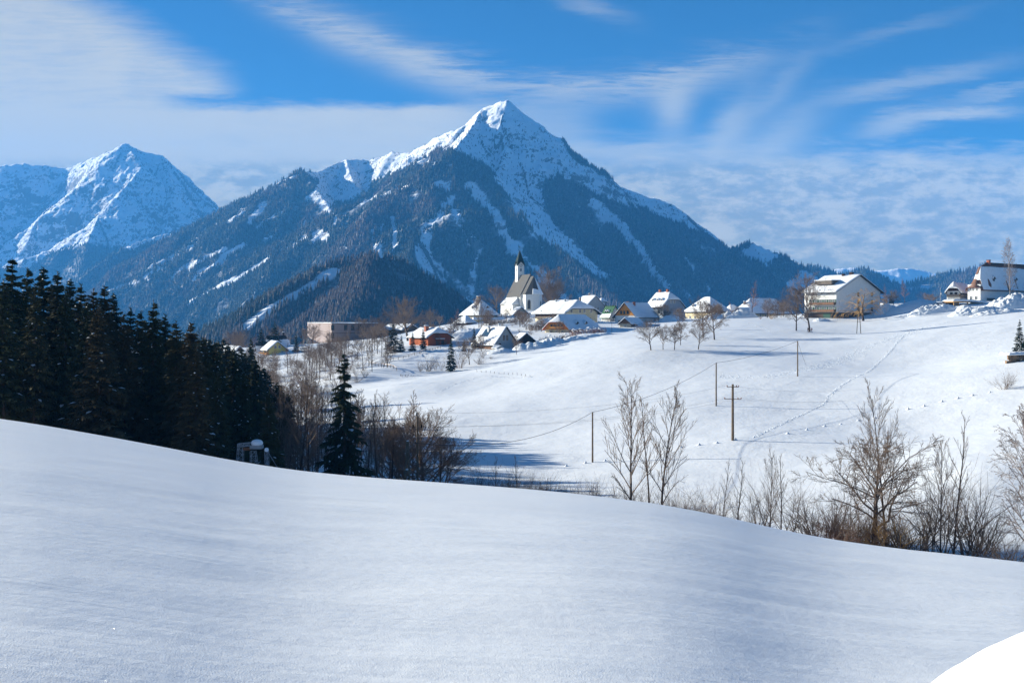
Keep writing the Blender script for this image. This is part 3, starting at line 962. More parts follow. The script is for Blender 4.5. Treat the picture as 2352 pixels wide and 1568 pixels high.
def proto_con(key, seeds, kind, needle, snow=True):
    PROTO[key] = []
    for s in seeds:
        tr, li, (nv, nf), (sv, sf) = conifer_parts(s, kind)
        tv, tf = tubes(tr + li, 4)
        d = dict(trunk=mesh_np('trunk', tv, tf, M['bark']), crown=mesh_np('crown', nv, nf, needle))
        if snow: d['snow'] = mesh_np('snow', sv, sf, M['snow_twig'])
        PROTO[key].append(d)


proto_broad('ash', (1, 2, 3), 'ash', M['bark'], M['twig'])
proto_broad('pole', (4, 5, 6, 7), 'pole', M['bark'], M['twig'])
proto_broad('lime', (8, 9), 'lime', M['bark'], M['twig'])
proto_broad('pear', (10, 11, 12, 13), 'pear', M['bark'], M['twig'])
proto_broad('alder', (14, 15, 16), 'alder', M['bark'], M['twig'])
proto_broad('birch', (17, 18), 'birch', M['bark_pale'], M['twig_pale'])
proto_broad('willow', (19,), 'willow', M['bark'], M['twig_gold'])
proto_broad('larch', (20, 21), 'alder', M['bark'], M['twig_red'])
proto_bush('bush', (30, 31, 32, 33), M['twig'])
proto_bush('bush_low', (34, 35), M['twig'], stems=28, spread=1.9, sub=6, r0=.008)
proto_bush('bush_red', (36, 37), M['twig_red'], stems=34, spread=1.5, sub=6, r0=.007)
proto_bush('bush_tall', (38, 39, 40), M['twig'], stems=7, spread=.5, sub=9, r0=.009)
proto_bush('bush_brown', (41,), M['twig_gold'], stems=50, spread=1.6, sub=5, r0=.007)
proto_con('spruce', (50, 51, 52, 59, 60), 'spruce', M['needle'])
proto_con('spruce_b', (53, 54), 'full', M['needle_brown'])
proto_con('open', (55,), 'open', M['needle'])
proto_con('garden', (56, 57), 'garden', M['needle_green'])
proto_con('sparse', (58,), 'sparse', M['needle_green'])


def plant(name, key, pos, h, label, cat, group=None, w=1.0, rz=None, idx=None, r=random, lean=0.0, snow=True):
    pr = PROTO[key]; d = pr[(idx if idx is not None else r.randrange(len(pr))) % len(pr)]
    rz = r.uniform(0, 6.28) if rz is None else rz
    if len(d) == 1:
        o = obj(name, list(d.values())[0])
        o.location = pos; o.scale = (h * w, h * w, h); o.rotation_euler = (0, lean, rz)
        return tag(o, label, cat, group)
    o = empty(name, pos, rz)
    o.rotation_euler = (0, lean, rz)
    o.scale = (h * w, h * w, h)
    for k, me in d.items():
        if k == 'snow' and not snow: continue
        c = obj(k, me, o)
        if k == 'snow': c['kind'] = 'stuff'
    return tag(o, label, cat, group)


def by_top(u, v, d):
    """ground point under a treetop seen at (u, v), and the tree's height"""
    g = on(u, d)
    return g, (HV - v) / F * d - g.z


# --- the dark spruce wood on the left (top column, row, distance)
SPR = [(-20, 590, 118), (28, 592, 112), (62, 612, 120), (100, 612, 128), (132, 622, 122), (160, 640, 132), (186, 650, 128), (214, 662, 118), (240, 655, 124), (262, 672, 130),
       (300, 705, 128), (352, 688, 112), (326, 712, 118), (405, 735, 108), (438, 740, 104), (470, 775, 110), (496, 785, 120), (380, 720, 126), (535, 800, 128), (618, 895, 100),
       (8, 640, 104), (80, 650, 106), (150, 668, 108), (200, 690, 104), (228, 700, 101), (285, 720, 106), (450, 800, 96), (500, 850, 100), (560, 850, 112), (585, 820, 150)]
rs = random.Random(5)
ORD = ['the first', 'second', 'third', 'fourth', 'fifth', 'sixth', 'seventh', 'eighth', 'ninth', 'tenth', 'eleventh', 'twelfth', 'thirteenth', 'fourteenth', 'fifteenth', 'sixteenth', 'seventeenth', 'eighteenth', 'nineteenth', 'twentieth'] + \
      ['twenty-' + q for q in ('first', 'second', 'third', 'fourth', 'fifth', 'sixth', 'seventh', 'eighth', 'ninth')] + ['thirtieth', 'thirty-first']
RANK = {i: k for k, i in enumerate(sorted(range(len(SPR)), key=lambda j: SPR[j][0]))}
spk = {0: 'tallest spruce at the far left edge', 11: 'tall dark spruce with two tops rising over the wood', 13: 'slim dark spruce between two taller ones in the wood', 14: 'brownish spruce at the right end of the wood',
       19: 'short dark spruce behind the lattice frame', 7: 'broad brownish spruce standing forward of the wood'}
for i, (u, v, d) in enumerate(SPR):
    g, h = by_top(u, v, d)
    key = 'spruce_b' if i in (7, 8, 14, 24, 25, 26) else 'spruce'
    plant('spruce_tree', key, g, h, spk.get(i, 'dark spruce of the wood whose top is %s from the left edge' % ORD[RANK[i]]), 'tree', 'spruces of the dark wood at the left', rs.uniform(1.0, 1.3), r=rs)
# trees of the wood behind the front rows, further down and back in the valley
for i in range(62):
    d = rs.uniform(125, 235); 
    u = rs.uniform(-150, 500 + (d - 125) * 1.4)
    g = on(u, d)
    vt = np.interp(u, [-200, 0, 100, 240, 300, 420, 520, 600, 640], [600, 615, 635, 672, 722, 750, 800, 870, 905]) + rs.uniform(24, 130)
    h = min((HV - vt) / F * d - g.z, 27)
    if h < 9: continue
    plant('spruce_tree', rs.choice(('spruce', 'spruce', 'spruce_b')), g, h, 'dark spruce standing deeper in the wood at the left', 'tree', 'spruces deeper in the dark wood', rs.uniform(1.0, 1.35), r=rs)
for i in range(70):
    d = rs.uniform(175, 275); u = rs.uniform(330, 668)
    g = on(u, d)
    vt = np.interp(u, [330, 420, 500, 560, 610, 670], [745, 770, 795, 820, 880, 950]) + rs.uniform(5, 70)
    h = min((HV - vt) / F * d - g.z, 26)
    if h < 8: continue
    plant('spruce_tree', 'spruce', g, h, 'dark spruce in the deep valley part of the wood', 'tree', 'spruces in the deep valley', rs.uniform(1.1, 1.5), r=rs)
for i in range(30):
    u = 445 + i * 7.6 + rs.uniform(-6, 6); d = rs.uniform(212, 240)
    g = on(u, d)
    vt = np.interp(u, [440, 500, 560, 600, 640, 680], [778, 786, 815, 850, 885, 925]) - rs.uniform(-4, 16)
    h = min((HV - vt) / F * d - g.z, 28)
    plant('spruce_tree', 'spruce', g, h, 'dark spruce in the deep valley part of the wood', 'tree', 'spruces in the deep valley', rs.uniform(1.2, 1.6), r=rs)
# the big single spruce and its darker neighbours
g, h = by_top(790, 812, 118)
plant('spruce_tree', 'open', g, h, 'tall single spruce with drooping boughs standing before the snow field', 'tree', None, 1.15, rz=0.4)
for u, v, d, lab in [(577, 775, 300, 'slender dark spruce left of the yellow house slope'), (545, 850, 210, 'dark spruce beside the thicket below the yellow house'), (640, 985, 135, 'young spruce low in the valley behind the lattice frame')]:
    g, h = by_top(u, v, d)
    plant('spruce_tree', 'spruce', g, h, lab, 'tree', None, 0.9, r=rs)

# --- village conifers
for u, v, d, k, w, lab in [(631.6, 738, 530, 'garden', .85, 'round dark evergreen behind the blue shaded roof'), (599.5, 752, 520, 'garden', .8, 'dark evergreen left of the snowy roofs of the yellow house'),
                           (680, 764, 500, 'garden', .6, 'snow laden young fir between yellow house and grey hall'), (694, 772, 498, 'sparse', .7, 'small snow laden fir close to the grey hall'),
                           (903, 742, 405, 'garden', .9, 'dark fir under the great round lime tree'), (922, 770, 405, 'garden', .8, 'low dark fir right of the fir under the lime tree'),
                           (948, 762, 404, 'garden', .62, 'dense green yew left of the red brown barn'), (972, 751, 404, 'garden', .55, 'snow laden fir touching the red brown barn'),
                           (1036, 772, 350, 'garden', .50, 'big dark cypress with snow before the lane'), (1066, 780, 392, 'garden', .7, 'small dark fir left of the chalet porch'),
                           (1089, 750, 398, 'garden', .48, 'slender fir at the corner of the solar roof chalet'), (982, 826, 350, 'sparse', .6, 'thin young spruce among bushes on the snow bank'),
                           (2342, 733, 236, 'garden', .55, 'bushy fir on the stone wall at the right edge'), (2362, 730, 238, 'garden', .55, 'fir cut by the right edge of the picture'),
                           (2047, 672, 500, 'garden', .7, 'dark fir behind the white apartment block'), (1391, 694, 545, 'garden', .8, 'dark conifer behind the little white tower'),
                           (1306, 735, 470, 'garden', .35, 'slim green column shrub at the yellow gable'), (1152, 718, 548, 'garden', .5, 'pointed shrub before the church aisle')]:
    g, h = by_top(u, v, d)
    plant('fir_tree', k, g, max(h, 2.2), lab, 'tree', None, w * 1.35, r=rs)

# --- broadleaf trees one can name
def btree(name, key, u, vt, d, lab, w=1.0, grp=None, idx=None, vb=None, rz=None, lean=0):
    g = on(u, d)
    h = (HV - vt) / F * d - g.z
    return plant(name, key, g, h, lab, 'tree', grp, w, rz, idx, rs, lean)


btree('ash_tree', 'ash', 1448, 878, 112, 'tall bare tree, leftmost of three before the snow field', .95, None, 0, rz=1.0)
btree('ash_tree', 'pole', 1493, 905, 116, 'slim bare tree in the middle of three before the field', .9, None, 0)
btree('ash_tree', 'ash', 1521, 900, 112, 'tall bare tree, rightmost of three before the snow field', .9, None, 1, rz=2.2)
btree('pollard_tree', 'ash', 2035, 893, 101, 'tall bare tree rising from the tangle of thorn bushes', .75, None, 2, rz=.3)
btree('pollard_tree', 'pear', 2010, 985, 100, 'gnarled dark pollard with thick side limbs in the thicket', 1.25, None, 1)
btree('alder_tree', 'pole', 2190, 945, 97, 'slender tall bare tree with red bark right of the thicket', .9, None, 1)
btree('alder_tree', 'ash', 2160, 1015, 98, 'bare young tree with upright twigs left of the slender one', .8, None, 0)
btree('birch_tree', 'birch', 2362, 940, 90, 'birch with hanging catkins cut by the right edge', .95, None, 0)
btree('willow_tree', 'willow', 1983, 650, 425, 'golden weeping willow before the white apartment block', 1.35, None, 0)
btree('birch_tree', 'birch', 2320, 551, 425, 'tall pale birch in front of the brown roofed house', .55, None, 1)
btree('pear_tree', 'pear', 1860, 622, 380, 'tall gnarled tree above the two walkers', .75, None, 0)
btree('pear_tree', 'pear', 1829, 645, 383, 'forked tree left of the balconies of the apartment block', .7, None, 3)
btree('lime_tree', 'lime', 937, 684, 470, 'great round crowned bare lime tree above the red barn', 1.1, None, 0)
btree('lime_tree', 'lime', 1142, 655, 556, 'bare dark tree between rectory and church', .85, None, 1)
btree('lime_tree', 'lime', 1254, 615, 605, 'tall bare tree directly behind the church choir', .85, None, 0)
btree('lime_tree', 'lime', 1272, 640, 610, 'second bare tree to the right behind the church choir', .8, None, 1)
btree('larch_tree', 'larch', 1727, 643, 505, 'tall brown pointed tree before the long hipped roof', .9, None, 0)
btree('larch_tree', 'larch', 1678, 690, 505, 'small brown bare tree left of the long hipped roof', 1.0, None, 1)
btree('larch_tree', 'larch', 1757, 692, 505, 'reddish bare tree right of the tall pointed one', 1.0, None, 1)
btree('larch_tree', 'larch', 2078, 637, 478, 'bare brown tree between the apartment block and the snow hill', .8, None, 0)
btree('larch_tree', 'larch', 2033, 650, 500, 'thin bare tree right behind the apartment block', .6, None, 1)
for i, (u, vt, d, w, lab) in enumerate([(1495, 731, 312, 1.0, 'spreading pear tree, first from the left in the orchard'), (1523, 742, 312, .72, 'small pear tree, second in the orchard front row'),
                                        (1549, 738, 311, .85, 'pear tree in the middle of the orchard front row'), (1563, 735, 328, .8, 'small pear tree standing behind the orchard front row'),
                                        (1604, 734, 311, .9, 'pear tree at the right end of the orchard front row'), (1614.6, 681, 352, .8, 'tallest pear tree behind the orchard front row'),
                                        (1641, 686, 345, .95, 'large forked pear tree at the upper right of the orchard'), (1560, 700, 400, .7, 'thin bare tree before the grey gabled house')]):
    btree('pear_tree', 'pear', u, vt, d, lab, w, 'bare pear trees of the orchard', i)
for i, (u, vt, d, k, w, lab) in enumerate([(1100, 676, 480, 'pear', .5, 'tall thin tree before the rectory'), (1042, 728, 455, 'pear', .9, 'low bare fruit tree on the snow slope under the rectory'),
                                           (1194, 716, 468, 'lime', .9, 'bushy bare tree before the grey chapel gable'), (1068, 740, 470, 'bush', .9, 'dense bare shrub left of the thin tree'),
                                           (1240, 735, 450, 'pear', 1.0, 'bare fruit tree at the gallery of the farmhouse'), (1222, 745, 445, 'bush_tall', 1.2, 'bare upright shrub between chapel and farmhouse'),
                                           (1112, 715, 485, 'bush', .7, 'bare shrub by the churchyard wall'), (1150, 742, 470, 'bush_low', .8, 'snowy shrub before the churchyard wall'),
                                           (1186, 765, 372, 'pear', .6, 'bare fruit tree at the gable of the solar roof chalet'), (1108, 790, 372, 'bush', .8, 'dark bush at the corner of the chalet terrace'),
                                           (1078, 772, 362, 'pear', .8, 'bushy bare tree right of the big cypress'), (1055, 770, 358, 'bush', .9, 'olive bush right beside the big cypress'),
                                           (700, 752, 525, 'lime', .7, 'bare tree at the left corner of the grey hall'), (835, 728, 560, 'lime', 1.3, 'brown bare tree behind the grey hall'),
                                           (875, 742, 520, 'lime', .9, 'bare tree at the right end of the grey hall'), (905, 735, 540, 'lime', 1.0, 'bare tree behind the snowy farm roof'),
                                           (1800, 690, 480, 'pear', 1.1, 'bare shrubby tree left of the apartment block'), (1780, 712, 450, 'bush', 1.0, 'bare brown bush near the round golden bush'),
                                           (550, 770, 540, 'lime', .9, 'bare tree left of the evergreen pair'), (520, 775, 560, 'lime', 1.1, 'bare tree above the roof in the valley'),
                                           (2105, 690, 520, 'bush', 1.0, 'bare bushes behind the snow mound'), (2135, 672, 560, 'lime', 1.3, 'low bare tree behind the white gabled house'),
                                           (1010, 725, 540, 'lime', 1.0, 'bare tree behind the red brown barn'), (985, 712, 560, 'lime', 1.1, 'bare tree right of the great lime tree')]):
    g = on(u, d); h = (HV - vt) / F * d - g.z
    plant('bare_tree' if k in ('pear', 'lime') else 'bare_shrub', k, g, h, lab, 'tree' if k in ('pear', 'lime') else 'shrub', None, w, r=rs)

# --- thicket on the slope between field and spruce wood: many bare trees
THK = [(560, 845), (620, 830), (700, 815), (770, 800), (850, 788), (915, 782), (925, 822), (900, 840), (860, 855), (835, 880), (800, 900), (770, 920), (740, 945), (730, 1000), (720, 1080), (640, 1080), (600, 960)]
k = 0; tries = 0
while k < 235 and tries < 6000:
    tries += 1
    d = rs.uniform(240, 440); u = rs.uniform(560, 900)
    g = on(u, d); v = HV - g.z / d * F
    if not in_poly(np.array([u]), np.array([v]), THK)[0]: continue
    key = rs.choice(['pole', 'pole', 'alder', 'bush_tall', 'bush_tall', 'bush', 'bush_low', 'pear'])
    h = {'pole': 10, 'alder': 9, 'bush_tall': 6, 'bush': 4, 'bush_low': 3.4, 'pear': 7}[key] * rs.uniform(.7, 1.25)
    nm = 'bare_shrub' if 'bush' in key else 'bare_tree'
    plant(nm, key, g, h, 'bare shrub of the thicket on the slope below the village' if 'bush' in key else 'thin bare tree of the thicket on the slope below the village',
          'shrub' if 'bush' in key else 'tree', 'bare shrubs of the thicket' if 'bush' in key else 'bare trees of the thicket', 1.0 if key != 'pole' else 1.2, r=rs)
    k += 1
# --- shaded trees of the brook between the spruce wood and the field
for i in range(88):
    u = rs.uniform(640, 905); d = rs.uniform(128, 215)
    if 745 < u < 835 and d < 150: continue
    g = on(u, d)
    h = rs.uniform(8, 14) * (1 if u < 840 else .85)
    plant('brook_tree', rs.choice(['pole', 'alder', 'ash', 'pole']), g, h, 'thin dark tree of the shaded brook wood', 'tree', 'trees of the shaded brook wood', 1.0, r=rs)
for u, vt, d, key, w, lab in [(845, 915, 120, 'ash', .7, 'bare tree just right of the single spruce'), (872, 935, 118, 'ash', .75, 'bare many stemmed tree left of the round alder'),
                              (948, 893, 150, 'alder', .75, 'slim bare larch rising above the round alder'), (925, 950, 128, 'lime', .9, 'round bare alder behind the crossed poles'),
                              (980, 940, 132, 'lime', 1.1, 'large spreading bare alder right of the crossed poles'), (1010, 985, 128, 'willow_dark', 1.0, ''), (900, 960, 124, 'pear', .8, 'dark leaning tree before the round alder')]:
    if key == 'willow_dark':
        key = 'pear'; lab = 'low bare tree overhanging the red bush'
    btree('alder_tree', key, u, vt, d, lab, w)
# bushes along the brook in front
BR = [(1050, 1072, 118, 'bush_red', 1.3), (1020, 1085, 116, 'bush_red', 1.2), (1085, 1062, 120, 'bush_red', .9), (1138, 1045, 122, 'pole', 1.2), (1125, 1052, 123, 'bush_tall', 1.2), (1150, 1060, 122, 'bush_tall', 1.1),
      (1190, 1045, 120, 'pole', 1.2), (1175, 1058, 122, 'bush_tall', 1.0), (1210, 1062, 119, 'bush_tall', 1.1), (1228, 1085, 118, 'bush', 1.0), (1300, 1092, 116, 'bush_low', 1.0), (1335, 1082, 116, 'bush', 1.2),
      (1368, 1074, 116, 'bush', 1.2), (1400, 1078, 115, 'bush', 1.1), (1425, 1085, 115, 'bush_tall', 1.1), (1465, 1080, 114, 'bush', 1.1), (1485, 1072, 114, 'bush_tall', .9), (1540, 1085, 113, 'bush_tall', 1.0),
      (1560, 1095, 113, 'bush_tall', 1.1), (1585, 1110, 112, 'bush', .9), (1280, 1100, 117, 'bush_low', 1.0),
      (1628, 1070, 108, 'bush_tall', .8), (1660, 1048, 108, 'pole', .9), (1690, 1052, 107, 'pole', 1.0), (1706, 1090, 107, 'bush_tall', .8), (1645, 1085, 109, 'bush_tall', .8),
      (1750, 1060, 106, 'bush_tall', .9), (1768, 1038, 105, 'ash', .6), (1795, 1040, 105, 'pole', 1.0), (1812, 1075, 104, 'bush_tall', 1.0), (1730, 1090, 106, 'bush_tall', .7),
      (1870, 1100, 103, 'bush', 1.2), (1900, 1085, 102, 'bush', 1.3), (1935, 1095, 101, 'bush_low', 1.2), (1965, 1110, 101, 'bush', 1.3), (2000, 1130, 100, 'bush_low', 1.4), (2045, 1140, 99, 'bush_brown', 1.4), (2075, 1110, 99, 'bush', 1.2),
      (2110, 1090, 99, 'bush', 1.1), (1975, 1150, 100, 'bush_red', 1.5), (1930, 1165, 101, 'bush_red', 1.4), (2140, 1060, 98, 'bush_tall', 1.1), (2170, 1040, 98, 'bush_tall', 1.0), (2215, 1040, 97, 'bush_tall', 1.3), (2245, 1085, 97, 'bush', 1.2),
      (2262, 1140, 96, 'bush_tall', 1.2), (2230, 1120, 96, 'bush', 1.0), (2330, 1180, 92, 'bush', 1.4), (2300, 1205, 93, 'bush_low', 1.4), (2090, 1170, 98, 'bush_low', 1.3), (1850, 1140, 103, 'bush_tall', 1.0)]
for i, (u, vt, d, key, w) in enumerate(BR):
    g = on(u, d); h = (HV - vt) / F * d - g.z
    sub_ = sorted(q[0] for q in BR if ('left' if q[0] < 1260 else ('mid' if q[0] < 1600 else ('birch' if q[0] < 1830 else 'right'))) == ('left' if u < 1260 else ('mid' if u < 1600 else ('birch' if u < 1830 else 'right'))))
    nth = ORD[sub_.index(u)].replace('the first', 'first')
    part = 'left' if u < 1260 else ('mid' if u < 1600 else ('birch' if u < 1830 else 'right'))
    lab = {'left': '%s bare shrub from the left below the shaded snow slope' % nth, 'mid': '%s bare shrub from the left at the feet of the three tall trees' % nth, 'birch': '%s thin upright sapling from the left between brook and field' % nth,
           'right': '%s shrub from the left in the tangled growth around the gnarled pollard' % nth}[part]
    if key == 'bush_red': lab = ('dense reddish willow bush, %s from the left below the shaded slope' if u < 1200 else 'rust brown bush, %s from the left in the growth round the pollard') % nth
    grp = {'left': 'brookside shrubs below the shaded slope', 'mid': 'brookside shrubs by the three tall trees', 'birch': 'saplings by the brook', 'right': 'shrubs round the gnarled pollard'}[part]
    if key == 'bush_red': grp = 'reddish willow bushes' if u < 1200 else 'rust brown undergrowth'
    if key == 'bush_brown': lab = 'straw coloured bush before the gnarled pollard'; grp = None
    plant('sapling_tree' if key in ('pole', 'ash') else 'brook_shrub', key, g, h, lab, 'tree' if key in ('pole', 'ash') else 'shrub', grp, w, r=rs)
for u, vt, d, key, w, lab in [(2305, 836, 203, 'bush', 1.3, 'fan shaped bare bush under the stone wall'), (984, 802, 350, 'bush', 1.0, 'bare hazel bush on the snow bank below the lane'),
                              (1000, 815, 352, 'bush_tall', 1.0, 'thin bare bush right of the hazel bush'), (1015, 812, 352, 'bush_tall', 1.0, 'sparse bare shrub before the big cypress'),
                              (967, 822, 348, 'bush', .9, 'low bare bush at the left end of the snow bank'), (1100, 806, 360, 'bush_low', .9, 'snow laden bush under the chalet'),
                              (1772, 717, 446, 'bush_brown', .9, 'round golden brown bush left of the apartment block'), (1746, 722, 446, 'bush_red', .9, 'low reddish bush beside the round golden bush'),
                              (1128, 812, 368, 'bush_low', .8, 'dark low bush right below the chalet')]:
    g = on(u, d); h = max((HV - vt) / F * d - g.z, 1.2)
    plant('garden_bush', key, g, h, lab, 'bush', None, w, r=rs)

VG = [(1000, 1060, 415, 460, 12, 'right of the red brown barn'), (1110, 1200, 440, 520, 22, 'below the churchyard wall'), (1200, 1300, 425, 470, 20, 'below the yellow farmhouse'), (940, 1000, 430, 520, 8, 'behind the red brown barn'), (690, 760, 480, 540, 8, 'left of the grey hall'), (760, 900, 500, 545, 16, 'before the grey hall'), (1390, 1420, 480, 520, 3, 'by the green roofed house'),
      (1500, 1560, 470, 480, 5, 'at the foot of the grey house'), (1600, 1720, 475, 500, 14, 'before the long hipped house'), (1760, 1840, 455, 500, 14, 'left of the apartment block'), (2030, 2070, 450, 480, 3, 'right of the apartment block'), (480, 600, 470, 560, 14, 'left of the yellow house'), (1050, 1110, 385, 425, 10, 'left of the solar roof chalet'), (600, 640, 440, 480, 8, 'below the yellow house')]
for u0, u1, d0, d1, cnt, where in VG:
    for i in range(cnt):
        u, d = rs.uniform(u0, u1), rs.uniform(d0, d1)
        key = rs.choice(['bush', 'bush_low', 'bush_tall', 'pear', 'lime', 'bush'])
        h = {'bush': 2.6, 'bush_low': 2.0, 'bush_tall': 4.2, 'pear': 5.0, 'lime': 6.5}[key] * rs.uniform(.7, 1.2)
        t = key in ('pear', 'lime')
        plant('village_tree' if t else 'village_shrub', key, on(u, d), h, ('small bare garden tree ' if t else 'bare garden shrub ') + where,
              'tree' if t else 'shrub', ('small garden trees ' if t else 'garden shrubs ') + where, 1.0, r=rs)
for i in range(34):
    u = rs.uniform(455, 1120); d = rs.uniform(585, 640)
    plant('valley_tree', rs.choice(['lime', 'lime', 'larch']), on(u, d), rs.uniform(9, 15), 'bare tree on the far edge of the village terrace', 'tree', 'bare trees behind the village edge', 1.2, r=rs)

for i in range(46):
    u = rs.uniform(985, 1640); d = rs.uniform(112, 124)
    vc = float(np.interp(u, [q[0] for q in CREST], [q[1] for q in CREST]))
    g = on(u, d); h = (HV - vc + (rs.uniform(18, 58) if u < 1260 else rs.uniform(10, 42))) / F * d - g.z
    key = rs.choice(['bush_red', 'bush', 'bush_low', 'bush'])
    plant('brook_shrub', key, g, max(h, 1.5), 'low tan brush just beyond the near snow edge ' + ('below the shaded slope' if u < 1260 else 'about the three tall trees'), 'shrub', 'low brush ' + ('below the shaded slope' if u < 1260 else 'about the three tall trees'), 1.1, r=rs)
# ------------------------------------------------------------------ building materials
def wallm(name, col, **kw): M[name] = plain(name, col, kw.get('var', .06), kw.get('scale', 1.2), .9, kw.get('bump', 0), .15, kw.get('streak'))


wallm('white_plaster', (.74, .73, .70)); wallm('grey_plaster', (.42, .42, .41)); wallm('cream_plaster', (.66, .56, .36)); wallm('yellow_plaster', (.72, .55, .17))
wallm('blue_grey_plaster', (.27, .31, .36)); wallm('stone_plaster', (.40, .36, .29), var=.2); wallm('pink_brown_board', (.25, .20, .19), var=.12, scale=2.5, streak=(3, 3, .1))
wallm('orange_timber', (.62, .27, .07), var=.22, scale=3.2, streak=(3, 3, .15)); wallm('red_shingle', (.36, .095, .035), var=.2, scale=3); wallm('dark_timber', (.055, .032, .024), var=.3, scale=3, streak=(3, 3, .15))
wallm('brown_timber', (.20, .11, .065), var=.3, scale=3, streak=(3, 3, .15)); wallm('grey_timber', (.16, .135, .11), var=.3, scale=3, streak=(3, 3, .15)); wallm('brown_base', (.10, .075, .06), var=.15)
wallm('larch_timber', (.58, .33, .13), var=.15, scale=3, streak=(3, 3, .15)); wallm('roof_tile_brown', (.19, .105, .075), var=.25, scale=2.5); wallm('roof_dark', (.06, .055, .052), var=.3)
wallm('roof_green', (.045, .115, .06), var=.2); wallm('slate', (.105, .10, .095), var=.14, scale=2); wallm('copper_dark', (.028, .045, .040), var=.25); wallm('brick_red', (.36, .13, .08), var=.2)
wallm('chimney_grey', (.26, .20, .17), var=.2); wallm('concrete', (.42, .40, .38), var=.08); wallm('metal', (.30, .32, .34), var=.15); wallm('rust', (.20, .10, .06), var=.3); wallm('pole_wood', (.17, .125, .085), var=.25, scale=3)
wallm('white_trim', (.78, .78, .76), var=.03); wallm('green_shutter', (.05, .10, .075)); wallm('black', (.012, .012, .014)); wallm('wire', (.05, .045, .045)); wallm('stone_brown', (.24, .16, .10), var=.3, scale=2, bump=.4)
wallm('cloth_blue', (.03, .045, .09)); wallm('cloth_dark', (.03, .028, .03)); wallm('cloth_red', (.14, .03, .03)); wallm('skin', (.45, .27, .2)); wallm('soil_snow', (.62, .58, .54), var=.15, scale=2)
gm_, N_, b_ = mat_new('window_glass')
b_.inputs['Base Color'].default_value = (.02, .026, .035, 1); b_.inputs['Roughness'].default_value = .12; b_.inputs['Specular IOR Level'].default_value = .6
M['glass'] = gm_
gm_, N_, b_ = mat_new('solar_glass')
b_.inputs['Base Color'].default_value = (.05, .10, .16, 1); b_.inputs['Roughness'].default_value = .2
M['solar'] = gm_
WIN = {}


def window(parent, loc, rz, w, h, fm='white_trim', bars=1, shutters=None, name='window'):
    key = (round(w, 2), round(h, 2), fm, bars)
    if key not in WIN:
        m = MB(); t = .10
        m.box(-w / 2 - t, w / 2 + t, -.07, .02, -t, 0); m.box(-w / 2 - t, w / 2 + t, -.07, .02, h, h + t)
        m.box(-w / 2 - t, -w / 2, -.07, .02, 0, h); m.box(w / 2, w / 2 + t, -.07, .02, 0, h)
        if bars: m.box(-.03, .03, -.05, 0, 0, h); m.box(-w / 2, w / 2, -.048, 0, h * .62, h * .62 + .06)
        p = MB().box(-w / 2, w / 2, -.025, .01, 0, h)
        a = m.build('window', M[fm]); b = p.build('pane', M['glass'])
        WIN[key] = (a.data, b.data)
        bpy.data.objects.remove(a); bpy.data.objects.remove(b)
    o = obj(name, WIN[key][0], parent); o.location = loc; o.rotation_euler = (0, 0, rz)
    obj('pane', WIN[key][1], o)
    if shutters:
        for s in (-1, 1):
            k2 = ('sh', round(w, 2), round(h, 2), shutters, s)
            if k2 not in WIN:
                q = MB().box(s * (w / 2 + .12) - (w * .45 if s < 0 else 0), s * (w / 2 + .12) + (w * .45 if s > 0 else 0), -.06, -.02, 0, h).build('shutter', M[shutters])
                WIN[k2] = q.data; bpy.data.objects.remove(q)
            obj('shutter', WIN[k2], o)
    return o


def sheet(h, x0, x1, y0, y1, n, m, top, bot):
    """slab following h(x, y): vertices and faces; top / bot are offsets (functions or numbers)"""
    xs_ = np.linspace(x0, x1, n); ys_ = np.linspace(y0, y1, m)
    X, Y = np.meshgrid(xs_, ys_)
    Hh = h(X, Y)
    zt = Hh + (top(X, Y) if callable(top) else top); zb = Hh + bot
    vt = np.stack([X, Y, zt], -1).reshape(-1, 3); vb = np.stack([X, Y, zb], -1).reshape(-1, 3)
    f = grid_faces(m, n); k = n * m
    idx = np.arange(k).reshape(m, n)
    ring = np.concatenate([idx[0], idx[1:, -1], idx[-1, ::-1][1:], idx[::-1, 0][1:]])
    sk = np.stack([ring[:-1], ring[:-1] + k, ring[1:] + k, ring[1:]], 1)
    return np.concatenate([vt, vb]), np.concatenate([f, f[:, ::-1] + k, sk])


